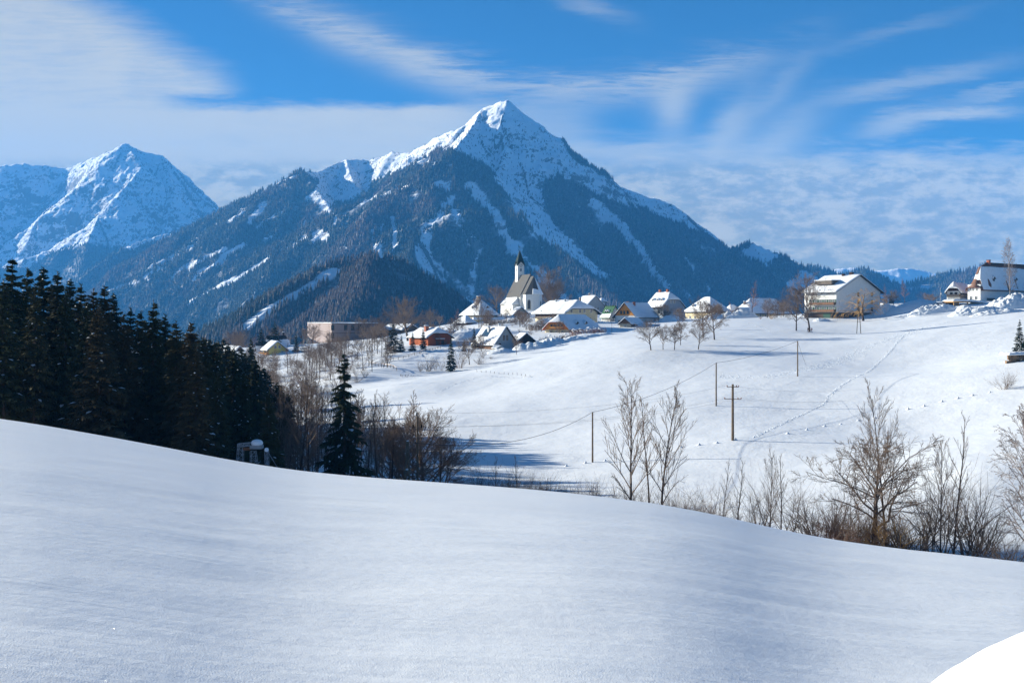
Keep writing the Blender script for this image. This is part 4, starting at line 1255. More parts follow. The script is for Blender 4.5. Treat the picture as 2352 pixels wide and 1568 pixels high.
class House:
    def __init__(s, name, label, cat, uc, d, th, ul, ur, vb, ve, vr, ridge='y', hip0=None, hip1=None, wall='white_plaster', roof='roof_dark', oe=.8, og=.6,
                 snow=.45, gable=None, gz=None, group=None, seed=1, bare=None, wallL=None):
        th = math.radians(th); s.th = th
        c, sn = math.cos(th), math.sin(th)
        cx = (uc - CU) / F * d; cy = d
        k = (ur - CU) / F; s.W = (k * cy - cx) / (c - k * sn)
        k = (ul - CU) / F; s.L = (cx - k * cy) / (sn + k * c)
        s.z0 = (HV - vb) / F * d
        s.root = empty(name, (cx, cy, s.z0), th)
        tag(s.root, label, cat, group)
        W_, L_ = s.W, s.L
        ze = (HV - ve) / F * d - s.z0
        dr = cy + (W_ / 2 * sn if ridge == 'y' else L_ / 2 * c)
        zr = (HV - vr) / F * dr - s.z0 - snow
        s.ze, s.zr = ze, zr
        half = (W_ if ridge == 'y' else L_) / 2
        sl = (zr - ze) / half

        def h(x, y):
            a, b, S = (x, y, L_) if ridge == 'y' else (y, x, W_)
            z = ze + sl * (half - np.abs(a - half))
            if hip0: z = np.minimum(z, ze + hip0[0] * (zr - ze) + hip0[1] * b)
            if hip1: z = np.minimum(z, ze + hip1[0] * (zr - ze) + hip1[1] * (S - b))
            return z
        s.h = h
        ox, oy = (oe, og) if ridge == 'y' else (og, oe)
        if hip0 and hip0[0] == 0: ox = oy = oe
        s.ox, s.oy = ox, oy
        n = 18
        per = [(x, 0) for x in np.linspace(0, W_, n)] + [(W_, y) for y in np.linspace(0, L_, n)[1:]] + [(x, L_) for x in np.linspace(W_, 0, n)[1:]] + [(0, y) for y in np.linspace(L_, 0, n)[1:]]
        per = np.array(per); px_, py_ = per[:, 0], per[:, 1]
        zt = h(px_, py_) - .12

        def ring(z_lo, z_hi, mat, nm, lab=None, off=0.0):
            cxx = np.where(px_ <= 0, px_ - off, np.where(px_ >= W_, px_ + off, px_)); cyy = np.where(py_ <= 0, py_ - off, np.where(py_ >= L_, py_ + off, py_))
            lo = np.broadcast_to(z_lo, px_.shape); hi = np.maximum(np.broadcast_to(z_hi, px_.shape), lo)
            v = np.concatenate([np.stack([cxx, cyy, lo], 1), np.stack([cxx, cyy, hi], 1)])
            i = np.arange(len(px_) - 1)
            f = np.stack([i, i + 1, i + 1 + len(px_), i + len(px_)], 1)
            o = obj(nm, mesh_np(nm, v, f, M[mat]), s.root)
            if lab: o['label'] = lab
            return o
        if gable:
            ring(-3.0, np.minimum(zt, gz), wall, 'wall'); ring(np.minimum(gz, zt), zt, gable, 'gable_wall', off=.06)
        else:
            ring(-3.0, zt, wall, 'wall')
        s.ring = ring; s.zt = zt
        v, f = sheet(h, -ox, W_ + ox, -oy, L_ + oy, 17, 17, .02, -.16)
        obj('roof', mesh_np('roof', v, f, M[roof]), s.root)
        if snow > 0:
            def top(X, Y):
                e = np.minimum(np.minimum(X + ox, W_ + ox - X), np.minimum(Y + oy, L_ + oy - Y)) / .55
                e = np.clip(e, 0, 1)
                return snow * (.42 + .58 * np.sqrt(1 - (1 - e) ** 2)) * (1 + .35 * fbm(X / 2.3 + seed * 7, Y / 2.3, 3, seed)) + .03
            j = .05
            def hs(x, y):      # the snow rounds off the ridge
                return (h(x - .35, y) + h(x + .35, y) + h(x, y - .35) + h(x, y + .35)) / 4
            v, f = sheet(hs, -ox + j, W_ + ox - j, -oy + j, L_ + oy - j, 35, 35, top, .03)
            b0, b1 = (-ox + j, -oy + j)
            sc_ = obj('snow_cover', mesh_np('snow_cover', v, f, M['snow_roof'], True), s.root)
            s.snow_o = sc_
        s.snow = snow

    def at(s, x, y, z=0):
        """house coordinates -> world"""
        c, sn = math.cos(s.th), math.sin(s.th)
        return Vector((s.root.location.x + x * c - y * sn, s.root.location.y + x * sn + y * c, s.z0 + z))

    def win(s, face, fr, z, w=1.0, h=1.25, fm='white_trim', bars=1, shutters=None):
        for q in fr:
            if face == 'R': window(s.root, (q * s.W, -.01, z), 0, w, h, fm, bars, shutters)
            else: window(s.root, (-.01, s.L * (1 - q), z), -math.pi / 2, w, h, fm, bars, shutters)   # q from the far left end

    def chim(s, x, y, w=.7, up=1.1, mat='brick_red', cap=True, sn=True):
        z = float(s.h(np.array(x * s.W), np.array(y * s.L)))
        X, Y = x * s.W, y * s.L
        o = MB().box(X - w / 2, X + w / 2, Y - w / 2, Y + w / 2, z - .8, z + s.snow + up).build('chimney', M[mat], s.root)
        if cap: MB().box(X - w / 2 - .1, X + w / 2 + .1, Y - w / 2 - .1, Y + w / 2 + .1, z + s.snow + up, z + s.snow + up + .12).build('cap', M['roof_dark'], o)
        if sn:
            q = MB(); q.lathe([(w * .72, 0), (w * .75, .12), (w * .5, .28), (0, .33)], 8, (X, Y, z + s.snow + up + .12)); q.build('snow_cap', M['snow_roof'], o, True)
        return o

    def dorm(s, face, t, z, w=1.2, h=1.0, mat='white_plaster', depth=2.2):
        """little gabled dormer on the slope above the given face"""
        if face == 'L':   # slope over x = 0 face; position along y
            y = s.L * (1 - t)
            x = (z - s.ze) * (s.W / 2) / (s.zr - s.ze)
            o = empty('dormer', (x, y, z), -math.pi / 2)
        else:
            x = s.W * t; y = (z - s.ze) * (s.L / 2) / (s.zr - s.ze)
            o = empty('dormer', (x, y, z), 0)
        o.parent = s.root
        m = MB(); m.poly([(-w / 2, 0, -.3), (w / 2, 0, -.3), (w / 2, 0, h), (0, 0, h + w * .45), (-w / 2, 0, h)])
        m.poly([(-w / 2, 0, -.3), (-w / 2, 0, h), (-w / 2, depth, h), (-w / 2, depth, -.3)]); m.poly([(w / 2, 0, -.3), (w / 2, depth, -.3), (w / 2, depth, h), (w / 2, 0, h)])
        m.build('cheek', M[mat], o)
        hh = lambda X, Y: h + w * .45 - .9 * np.abs(X) + 0 * Y
        v, f = sheet(hh, -w * .72, w * .72, -.35, depth, 9, 5, .02, -.08); obj('dormer_roof', mesh_np('dormer_roof', v, f, M['roof_dark']), o)
        def top(X, Y):
            e = np.clip(np.minimum(w * .72 - np.abs(X), Y + .35) / .3, 0, 1); return .12 + .28 * np.sqrt(1 - (1 - e) ** 2)
        v, f = sheet(hh, -w * .7, w * .7, -.33, depth, 9, 9, top, .02); obj('snow_cap', mesh_np('snow_cap', v, f, M['snow_roof'], True), o)
        p = MB().box(-w * .28, w * .28, -.04, .01, .1, h * .95).build('pane', M['glass'], o)
        return o

    def box(s, name, mat, *b, parent=None):
        return MB().box(*b).build(name, M[mat], parent or s.root)

    def balcony(s, face, a0, a1, z, depth=1.2, rail='brown_timber', hh=1.0, solid=True, name='balcony', posts=0):
        m = MB(); q = MB(); ps = MB()
        if face == 'L':
            y0, y1 = s.L * (1 - a1), s.L * (1 - a0)
            m.box(-depth, -.02, y0, y1, z - .15, z)
            q.box(-depth - .06, -depth, y0, y1, z + .1, z + hh); q.box(-depth, -.02, y0 - .05, y0, z + .1, z + hh)
            for i in range(posts): 
                yy = y0 + (y1 - y0) * i / max(1, posts - 1); ps.box(-depth - .05, -depth + .08, yy - .06, yy + .06, z - 2.4, z + 2.3)
        else:
            x0, x1 = s.W * a0, s.W * a1
            m.box(x0, x1, -depth, -.02, z - .15, z)
            q.box(x0, x1, -depth - .06, -depth, z + .1, z + hh); q.box(x0 - .05, x0, -depth, -.02, z + .1, z + hh)
            for i in range(posts):
                xx = x0 + (x1 - x0) * i / max(1, posts - 1); ps.box(xx - .06, xx + .06, -depth - .05, -depth + .08, z - 2.4, z + 2.3)
        o = m.build(name, M['grey_timber'], s.root); q.build('railing', M[rail], o)
        if posts: ps.build('posts', M[rail], o)['kind'] = 'stuff'
        return o


# ------------------------------------------------------------------ the village
H = House('chalet', 'chalet with solar panels in its snowy roof and a brown timber porch', 'house', 1138, 392, 40, 1090, 1184, 816, 785, 747.5, wall='grey_plaster', wallL='brown_timber', oe=1.2, og=.9, snow=.35, seed=2)
H.win('R', (.22,), 3.2, .8, 1.0, 'brown_timber'); H.win('R', (.42, .58), 5.4, .7, 1.7, 'brown_timber', 0); H.win('R', (.55,), .8, .9, 1.1, 'brown_timber')
H.box('timber_cladding', 'brown_timber', -.14, -.01, .1, H.L - .1, 1.9, H.ze - .2)
H.win('L', (.18, .35, .52, .70, .86), 2.5, .9, 1.5, 'larch_timber', 0)
for o_ in [c for c in H.root.children if c.name.startswith('window')][-5:]: o_.location.x = -.16
H.balcony('L', .30, 1.0, 2.0, 1.1, 'brown_timber', 1.0, posts=5)
H.chim(.32, .62, .8, 1.3, 'white_plaster'); H.chim(.55, .35, .6, .9, 'white_plaster')
sx, sy = H.W * .13, H.L * .55
for i in range(4):
    y0 = sy + i * .95 - .4
    pts = [(sx, y0), (sx + 2.3, y0), (sx + 2.3, y0 + .85), (sx, y0 + .85)]
    m = MB(); top_ = [(x, y, float(H.h(np.array(x), np.array(y))) + .50) for x, y in pts]; bot_ = [(x, y, z - .12) for x, y, z in top_]
    m.poly(top_); m.poly(bot_[::-1])
    for a in range(4): m.poly([top_[a], bot_[a], bot_[(a + 1) % 4], top_[(a + 1) % 4]])
    m.build('solar_panel', M['solar'], H.root)

H = House('timber_shed', 'small dark brown timber shed with snowy gable roof', 'shed', 1189, 400, 20, 1176, 1229, 800, 783, 763, wall='dark_timber', oe=.5, og=.5, snow=.4, seed=3)
H.L = 9
H = House('barn', 'red brown shingled barn with hipped gable and brick chimney', 'barn', 983, 420, 33, 940, 1037, 797, 773, 751, wall='red_shingle', hip0=(.62, 1.1), oe=1.0, og=.7, snow=.45, seed=4)
H.win('R', (.62,), 1.4, 1.1, 1.2, 'brown_timber')
H.box('door', 'brown_timber', H.W * .36, H.W * .48, -.08, -.01, .2, 2.5)
H.box('canopy_snow', 'snow_roof', H.W * .30, H.W * .66, -1.1, -.1, 3.1, 3.35)
H.box('canopy', 'brown_timber', H.W * .30, H.W * .66, -1.1, -.1, 2.98, 3.09)
H.chim(.30, .45, 1.4, 1.6, 'brick_red', sn=True); H.box('foundation', 'concrete', -.1, H.W, -.12, -.02, -3, -.1)

H = House('farmhouse', 'big yellow gabled farmhouse with a wide snow roof and dark timber gallery', 'house', 1300, 478, 33, 1230, 1372, 744, 716, 687, wall='cream_plaster', roof='roof_dark', hip0=(.52, .95), oe=1.6, og=1.3, snow=.7, seed=5)
H.win('R', (.17, .44, .58, .80), 5.0, 1.0, 1.5); H.win('R', (.2, .5, .75), 1.5, 1.0, 1.3)
H.box('timber_gallery', 'dark_timber', -.3, -.02, 0.4, H.L - .3, 3.0, H.ze - .1)
for i in range(7):
    H.box('gallery_post', 'brown_timber', -.5, -.32, .8 + i * (H.L - 1.6) / 6, .98 + i * (H.L - 1.6) / 6, 2.9, H.ze - .1)
H.box('gallery_rail', 'grey_timber', -.62, -.5, .4, H.L - .3, 2.5, 3.3)
H.chim(.55, .10, .7, 1.0, 'chimney_grey'); H.chim(.42, .45, .5, .6, 'metal'); H.chim(.42, .75, .5, .6, 'metal')

H = House('timber_house', 'orange timber house with snow laden dormers behind a snowy hedge', 'house', 1305, 428, 58, 1252, 1376, 770, 752, 720, ridge='x', wall='cream_plaster', gable='orange_timber', gz=2.2, hip0=(.60, 1.2), hip1=(.5, .9), oe=1.0, og=.9, snow=.4, roof='red_shingle', seed=6)
H.win('L', (.28, .44, .60, .74), 2.9, .8, 1.3, 'orange_timber', 0); H.win('L', (.25, .5, .75), .5, .9, 1.2)
for o_ in H.root.children:
    if o_.name.startswith('window') and o_.location.z > 2: o_.location.x = -.09
H.balcony('L', .25, .80, 2.5, 1.2, 'orange_timber', .9)
H.dorm('R', .34, 3.9, 1.5, 1.0, 'brown_timber'); H.dorm('R', .62, 3.9, 1.5, 1.0, 'brown_timber'); H.win('R', (.3, .6), .5)

H = House('gabled_house', 'grey rendered gabled house standing behind the farmhouse', 'house', 1347, 545, 33, 1318, 1390, 735, 703, 677, wall='grey_plaster', oe=.6, og=.3, snow=.5, seed=7)
H.win('R', (.45, .62), 5.2, 1.1, 1.3); H.win('R', (.52,), 8.9, .5, .5, bars=0); H.chim(.5, .5, .6, .6, 'chimney_grey')
H = House('tower_house', 'small white tower house with rounded snow roof behind the grey gable', 'house', 1381, 575, 30, 1373, 1392, 735, 691, 679, wall='white_plaster', hip0=(0, .9), hip1=(0, .9), oe=.6, snow=.6, seed=8)
H.win('R', (.3,), 6.8, .9, 1.1)
H = House('green_roof_house', 'low house with a steep green metal roof', 'house', 1401, 500, 30, 1381, 1425, 741, 725, 702, wall='grey_plaster', roof='roof_green', oe=.7, og=.6, snow=0, seed=9)
H.win('R', (.3,), .8); H.win('L', (.4, .65), .6, .8, 1.2)
def low_top(X, Y): return .16 + .08 * fbm(X, Y, 2, 3)
v, f = sheet(H.h, -.6, .5, -.5, H.L + .4, 9, 20, low_top, .03); obj('snow_strip', mesh_np('snow_strip', v, f, M['snow_roof'], True), H.root)
for i in (.35, .6): H.dorm('L', i, H.ze + 1.5, 1.1, .5, 'roof_green')
H = House('timber_gable_house', 'white house with a big orange timber gable and two brick chimneys', 'house', 1460, 468, 52, 1413, 1508, 753, 724, 693, ridge='x', wall='white_plaster', gable='orange_timber', gz=None or 5.3, oe=1.0, og=1.1, snow=.35, seed=10)
H.win('L', (.30, .46, .62), 6.0, .8, 1.3, 'brown_timber', 0); H.win('L', (.22, .68), 1.6, 1.0, 1.6, 'brown_timber')
for o_ in H.root.children:
    if o_.name.startswith('window') and o_.location.z > 5.3: o_.location.x = -.09
H.chim(.22, .62, .9, 1.4, 'brick_red', sn=False); H.chim(.30, .38, .8, 1.3, 'brick_red', sn=False)
H = House('stone_shed', 'low stone shed with a timber gable before the orange gabled house', 'shed', 1449, 447, 58, 1423, 1478, 758, 742, 728, ridge='x', wall='stone_plaster', gable='brown_timber', gz=2.7, oe=.7, og=.6, snow=.45, seed=11)
H.win('L', (.5,), 1.2, .8, .8); H.box('timber_wall', 'brown_timber', .2, H.W, -.08, -.01, -.5, H.ze - .2)
H = House('grey_house', 'blue grey house with hipped gable, dormers and two chimneys', 'house', 1522.8, 490, 35, 1485, 1571, 740, 702, 669, wall='blue_grey_plaster', hip0=(.55, 1.2), oe=.9, og=.5, snow=.55, seed=12)
H.win('R', (.22, .70), 4.6, .9, 1.4); H.win('R', (.38, .54), 8.6, .8, 1.3); H.win('R', (.22, .72), 1.1, 1.0, 1.5); H.win('L', (.30, .72), 4.4, 1.1, 1.5); H.win('L', (.3, .72), 1.0, 1.1, 1.5)
H.ring(3.55, 3.75, 'white_trim', 'band', off=.03)
for z0_, x_ in ((0, .05), (0, H.W - .05)): H.box('quoin', 'white_trim', x_ - .18, x_ + .18, -.06, -.02, 0, H.ze - .3)
for t in (.22, .5, .75): H.dorm('L', t, H.ze + 1.9, 1.2, .8)
H.chim(.5, .82, .9, 1.0, 'brick_red', sn=False); H.chim(.5, .36, .9, 1.0, 'brick_red', sn=False)
H = House('white_house', 'white hipped house half hidden by the orchard trees', 'house', 1632, 520, 32, 1574, 1676, 738, 712, 680, wall='cream_plaster', hip0=(0, .9), hip1=(0, .9), oe=.9, snow=.55, seed=13)
H.win('L', (.2, .4, .6, .8), 1.4, 1.2, 1.2); H.win('R', (.3, .7), 1.4); H.dorm('L', .25, H.ze + 1.2); H.dorm('L', .8, H.ze + 1.2)
H = House('low_house', 'low snow roofed house left of the long hipped house', 'house', 1680, 540, 30, 1661, 1702, 734, 713, 690, wall='cream_plaster', hip0=(0, .9), hip1=(0, .9), oe=.8, snow=.5, seed=14)
H = House('long_house', 'long low cream house under a broad hipped snow roof', 'house', 1722, 520, 42, 1686, 1816, 732, 714, 683, ridge='x', wall='cream_plaster', hip0=(0, .85), hip1=(0, .85), oe=1.0, snow=.6, seed=15)
H.win('R', (.25, .38, .5, .63, .76), .8, 1.1, 1.5); H.win('L', (.3, .6), .8); H.chim(.1, .6, .9, 1.0, 'chimney_grey')

H = House('apartment_block', 'white apartment block with long balconies and a flat pitched snow roof', 'building', 1921, 440, 36, 1848, 2022, 732, 667, 629, wall='white_plaster', oe=1.6, og=1.2, snow=.35, seed=16)
AP = H
H.ring(-3, 2.5, 'brown_base', 'basement_wall', off=.05)
for z in (3.0, 5.9): H.win('L', (.22, .36, .52, .66, .80, .92), z, 1.1, 1.9, 'white_trim', 1, 'green_shutter')
H.win('R', (.49, .80), 3.2, 1.1, 1.5, 'brown_timber'); H.win('R', (.49, .80), 6.2, 1.2, 1.5, 'brown_timber'); H.win('R', (.49, .80), 9.2, 1.1, 1.5, 'brown_timber')
for z in (2.75, 5.65): H.balcony('L', .22, .98, z, 1.3, 'brown_timber', .95)
H.box('garage_door', 'green_shutter', -.12, -.06, H.L * .18, H.L * .40, .1, 2.2); H.box('carport_shade_panel', 'black', -.13, -.06, H.L * .04, H.L * .14, .1, 2.2)  # carport: flat black panel in place of the shade inside
H.box('corner_boards', 'brown_base', H.W - 1.2, H.W + .08, -.10, -.06, 2.5, 4.6)
H.chim(.46, .42, 1.0, .6, 'dark_timber', sn=False); H.chim(.5, .22, 1.3, .7, 'dark_timber', sn=False)
m = MB(); m.lathe([(.0, 0), (.25, .02), (.42, .12)], 10, (H.W * .42, H.L * .55, H.zr + .9)); m.bar((H.W * .42, H.L * .55, H.zr - .2), (H.W * .42, H.L * .55, H.zr + .9), .04); m.build('satellite_dish', M['white_trim'], H.root)
# recessed roof terrace on the left slope
m = MB(); x0_, x1_, y0_, y1_ = H.W * .12, H.W * .30, H.L * .32, H.L * .85
zt_ = float(H.h(np.array(x1_), np.array(0.0)))
m.box(x0_, x1_ + .3, y0_, y1_, zt_ - 1.3, zt_ + .3); m.build('roof_dormer', M['grey_timber'], H.root)
MB().box(x0_ - .3, x1_ + .5, y0_ - .2, y1_ + .2, zt_ + .32, zt_ + .62).build('dormer_snow', M['snow_roof'], H.root)

H = House('manor_house', 'large white house with a steep brown tiled roof half bare of snow', 'house', 2252, 450, 36, 2223, 2470, 693, 652, 601, ridge='x', wall='white_plaster', roof='roof_tile_brown', hip0=(0, 1.75), hip1=(0, 1.7), oe=.8, snow=0, seed=17)
H.win('L', (.22, .42, .72), 4.6, .6, 1.4); H.win('L', (.25, .65), 1.0, .9, 1.3); H.win('R', tuple(.085 + .128 * i for i in range(7)), 4.6, 1.2, 1.5); H.box('cellar_gate', 'grey_timber', H.W * .06, H.W * .14, -.08, -.01, -.2, 1.6)
H.box('side_gate', 'grey_timber', H.W * .2, H.W * .24, -.08, -.01, -.2, 1.5)
H.dorm('R', .14, H.ze + 1.3, 1.5, 1.3, 'brown_timber', 2.0); H.dorm('R', .36, H.ze + 1.3, 1.5, 1.3, 'brown_timber', 2.0); H.chim(.14, .5, 1.2, 1.0, 'brick_red', sn=False)
def patch(X, Y):
    return np.maximum(.22 * (fbm(X / 3.5, Y / 2.0, 3, 8) + .35), -.05) + .05
v, f = sheet(H.h, 1.0, H.W * .42, -.7, H.L * .40, 70, 40, patch, -.10); obj('snow_sheet', mesh_np('snow_sheet', v, f, M['snow_roof'], True), H.root)
v, f = sheet(H.h, H.W * .36, H.W, -.75, H.L * .36, 40, 30, lambda X, Y: .6 + .35 * fbm(X / 2, Y / 2, 3, 9), -.05); obj('snow_slab', mesh_np('snow_slab', v, f, M['snow_roof'], True), H.root)
v, f = sheet(H.h, 1.2, 2.2, H.L * .40, H.L * .62, 10, 12, lambda X, Y: .3 + .2 * fbm(X / 1, Y / 1, 3, 2), -.05); obj('snow_patch', mesh_np('snow_patch', v, f, M['snow_roof'], True), H.root)

H = House('side_house', 'smaller house with dark brown gable and wraparound balcony beside the manor', 'house', 2204, 462, 58, 2175, 2234, 696, 668, 645, ridge='x', wall='white_plaster', gable='dark_timber', gz=5.1, hip0=(.66, 1.6), oe=.8, og=.7, snow=.9, seed=18)
H.win('L', (.35, .72), 3.3, .9, 1.2, 'brown_timber'); H.win('L', (.5,), .4, 1.0, 1.2); H.win('R', (.5,), 3.4, .9, 1.1, 'brown_timber')
H.balcony('L', 0, 1.0, 2.7, 1.2, 'grey_timber', .95); H.balcony('R', 0, 1.0, 2.7, 1.2, 'grey_timber', .95)

# open wooden shelter in front of the manor
g = Vector((((2190 - CU) / F * 425), 425, (HV - 711) / F * 425)); sh = empty('wooden_shelter', g, math.radians(24)); tag(sh, 'new larch timber shelter with thick snow on its flat roof', 'shelter')
for x in (0.0, 2.6, 7.0, 7.2): MB().box(x, x + .22, -.1, .12, -1, 3.0).build('post', M['larch_timber'], sh)
MB().box(-.9, 7.8, -.9, 4.5, 3.0, 3.22).build('roof', M['larch_timber'], sh)
for i in range(9): MB().box(-.8 + i, -.66 + i, -1.05, 4.4, 2.82, 2.99).build('rafter', M['larch_timber'], sh)
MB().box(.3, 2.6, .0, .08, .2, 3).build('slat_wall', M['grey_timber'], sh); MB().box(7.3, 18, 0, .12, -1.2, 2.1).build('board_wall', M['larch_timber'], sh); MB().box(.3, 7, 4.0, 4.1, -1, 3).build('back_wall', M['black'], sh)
MB().box(7.8, 9.4, -.1, -.02, .6, 1.7).build('notice_board', M['metal'], sh)
hh = lambda X, Y: 3.24 - np.maximum(X - 8.5, 0) * .09 + 0 * Y
v, f = sheet(hh, -1.0, 18.5, -1.0, 5, 60, 16, lambda X, Y: .78 * np.sqrt(np.clip(np.minimum(np.minimum(X + 1, 18.5 - X) / 1.5, np.minimum(Y + 1, 5 - Y) / .5), .12, 1)) * (1 + .2 * fbm(X / 2, Y / 2, 2, 5)), 0)
obj('snow_cover', mesh_np('snow_cover', v, f, M['snow_roof'], True), sh)

# long grey hall
H = House('grey_hall', 'long flat roofed grey brown hall on the slope', 'building', 762, 558, 12, 706, 868, 788, 742, 741.6, wall='pink_brown_board', roof='roof_dark', oe=.25, og=.25, snow=.35, seed=19)
H.win('R', (.02, .30, .45, .60), 6.6, 1.4, 2.6, 'dark_timber', 0); H.win('R', (.02,), 2.6, 1.4, 2.6, 'dark_timber', 0)
H.ring(5.0, 5.2, 'dark_timber', 'ledge', off=.05)

H = House('yellow_house', 'yellow plastered house with thick snow on its left roof and an orange balcony', 'house', 617.6, 500, 32, 604.5, 656.8, 818, 801, 781, wall='yellow_plaster', oe=1.2, og=.7, snow=.7, seed=20)
H.win('R', (.38, .62), 3.6, 1.0, 1.3); H.win('L', (.3, .7), 1.8, .9, 1.3); H.win('R', (.8,), .9, 1.1, 1.3); H.balcony('L', -.4, 1.0, .6, 1.2, 'orange_timber', 1.1)
H = House('snow_roof_house', 'brown house under a broad blue shaded snow roof behind the yellow house', 'house', 616, 530, 62, 612, 665, 812, 793, 768.5, ridge='x', wall='brown_timber', hip1=(.5, 1.0), oe=1.0, og=.8, snow=.5, seed=21)
H.chim(.75, .5, .6, .9, 'dark_timber')
H = House('lower_house', 'low house with a rounded snow roof left of the yellow house', 'house', 590, 515, 62, 587, 626, 818, 803, 783, ridge='x', wall='grey_plaster', oe=.8, og=.6, snow=.8, seed=22)
H = House('valley_house', 'snow covered roof peeping out above the spruce tops in the valley', 'house', 541, 520, 40, 503, 560, 824, 806, 793, wall='brown_timber', oe=.8, snow=.5, seed=23)
H = House('farm_shed', 'low snowy shed behind the great lime tree', 'shed', 925, 560, 35, 876, 965, 768, 757, 743, wall='grey_timber', oe=.8, snow=.5, seed=24)

H = House('rectory', 'rectory with a steep hipped snow roof and two brick chimneys', 'house', 1102, 540, 40, 1060, 1143, 752, 719, 680, ridge='x', wall='stone_plaster', hip0=(0, 1.15), hip1=(0, 1.15), oe=1.0, snow=.5, seed=25)
H.root.name = 'rectory'
H.chim(.36, .45, 1.6, 1.5, 'chimney_grey'); H.chim(.50, .55, 1.6, 1.3, 'chimney_grey'); H.dorm('L', .48, H.ze + 2.2, 1.2, .9, 'brown_timber'); H.win('L', (.2, .5, .8), 1.8, .9, 1.3, 'brown_timber'); H.dorm('R', .55, H.ze + 2.0, 1.6, 1.0, 'brown_timber')
H = House('rectory_annex', 'small pavilion with a pyramid snow roof before the rectory', 'outbuilding', 1070, 520, 40, 1047, 1090, 752, 738, 722, wall='brown_timber', hip0=(0, .8), hip1=(0, .8), oe=1.0, snow=.6, seed=26)
H = House('chapel', 'small grey chapel gable with snow roof before the church', 'chapel', 1179, 545, 24, 1169, 1216, 749, 723, 703, wall='stone_plaster', oe=.5, og=.6, snow=.6, seed=27)
H = House('tool_shed', 'little brown garden shed with domed snow roof', 'shed', 1117, 470, 25, 1107, 1130, 762, 753, 742, wall='brown_timber', oe=.4, snow=.5, seed=28)
H = House('carport', 'low snow covered carport behind the apartment block', 'shed', 2030, 480, 15, 2026, 2075, 708, 699, 697, wall='brown_timber', oe=.8, snow=.5, seed=29)

# churchyard wall
for (u0, v0, d0, u1, v1, d1, hgt, lab) in [(1088, 737, 528, 1166, 735, 535, 2.6, 'cream churchyard wall with a cap of snow')]:
    a, b = P(u0, v0, d0), P(u1, v1, d1)
    r_ = empty('churchyard_wall', a, math.atan2(b.y - a.y, b.x - a.x)); tag(r_, lab, 'wall')
    Lw = (b.xy - a.xy).length
    MB().box(0, Lw, 0, .5, -3.5, .6).build('wall', M['cream_plaster'], r_)
    hh = lambda X, Y: .62 + 0 * X
    v, f = sheet(hh, -.2, Lw + .2, -.5, 1.4, 50, 9, lambda X, Y: 1.2 * np.sqrt(np.clip(np.minimum(Y + .5, 1.4 - Y) / .8, .1, 1)) * (1 + .2 * fbm(X / 2, Y, 2, 4)), 0)
    obj('snow_cover', mesh_np('snow_cover', v, f, M['snow_roof'], True), r_)

# ------------------------------------------------------------------ the church
TH = math.radians(20); CD = 570.0
ch = empty('church', ((1207.3 - CU) / F * CD, CD, (HV - 715) / F * CD), TH)
tag(ch, 'white village church with dark steep roofs and a pointed green spire', 'church')
zb = ch.location.z
def zz(v, d=CD): return (HV - v) / F * d - zb
EZ, RZ = zz(675.3), zz(633.5)
m = MB(); apse = [(0, 5.3), (0, 0), (2.75, -2.75), (6.45, -2.75), (9.2, 0), (9.2, 5.3)]
for a, b in zip(apse[:-1], apse[1:]): m.poly([(a[0], a[1], -4), (b[0], b[1], -4), (b[0], b[1], EZ), (a[0], a[1], EZ)])
m.build('choir_wall', M['white_plaster'], ch)
m = MB(); o_ = .45; ap2 = [(-o_, 5.3), (-o_, -.2), (2.55, -3.2), (6.65, -3.2), (9.2 + o_, -.2), (9.2 + o_, 5.3)]; r0, r1 = (4.6, .2, RZ), (4.6, 5.3, RZ)
E = [(a[0], a[1], EZ - .1) for a in ap2]
m.poly([E[0], E[1], r0, r1]); m.poly([E[1], E[2], r0]); m.poly([E[2], E[3], r0]); m.poly([E[3], E[4], r0]); m.poly([E[4], E[5], r1, r0]); m.poly(E[::-1])
m.build('choir_roof', M['slate'], ch)
# snow left on the shaded apse faces
m = MB()
def lerp3(a, b, t): return tuple(a[i] + (b[i] - a[i]) * t for i in range(3))
for a, b, t0_, t1_ in ((E[2], E[3], .30, .22), (E[3], E[4], .22, .9)):
    a2, b2 = lerp3(a, r0, t0_), lerp3(b, r0, t1_)
    n_off = lambda p: (p[0] + .05, p[1] - .25, p[2] + .18)
    q = [n_off(x) for x in (a, b, b2, a2)]; m.poly(q); m.poly([a, b, q[1], q[0]]); m.poly([a2, q[3], q[2], b2]); m.poly([b, b2, q[2], q[1]]); m.poly([a, q[0], q[3], a2])
m.build('snow_patch', M['snow_roof'], ch)
NE, NR = zz(677, 577), zz(629.5, 578)
m = MB()
x0, x1, y0, y1 = -1.0, 10.2, 5.35, 25.8
m.poly([(x0, y0, -4), (x1, y0, -4), (x1, y0, NE), (4.6, y0, NR - .2), (x0, y0, NE)]); m.poly([(x0, y1, -4), (x0, y0, -4), (x0, y0, NE), (x0, y1, NE)]); m.poly([(x1, y0, -4), (x1, y1, -4), (x1, y1, NE), (x1, y0, NE)])
m.poly([(x1, y1, -4), (x0, y1, -4), (x0, y1, NE), (4.6, y1, NR - .2), (x1, y1, NE)])
m.build('nave_wall', M['white_plaster'], ch)
m = MB(); t_ = .25
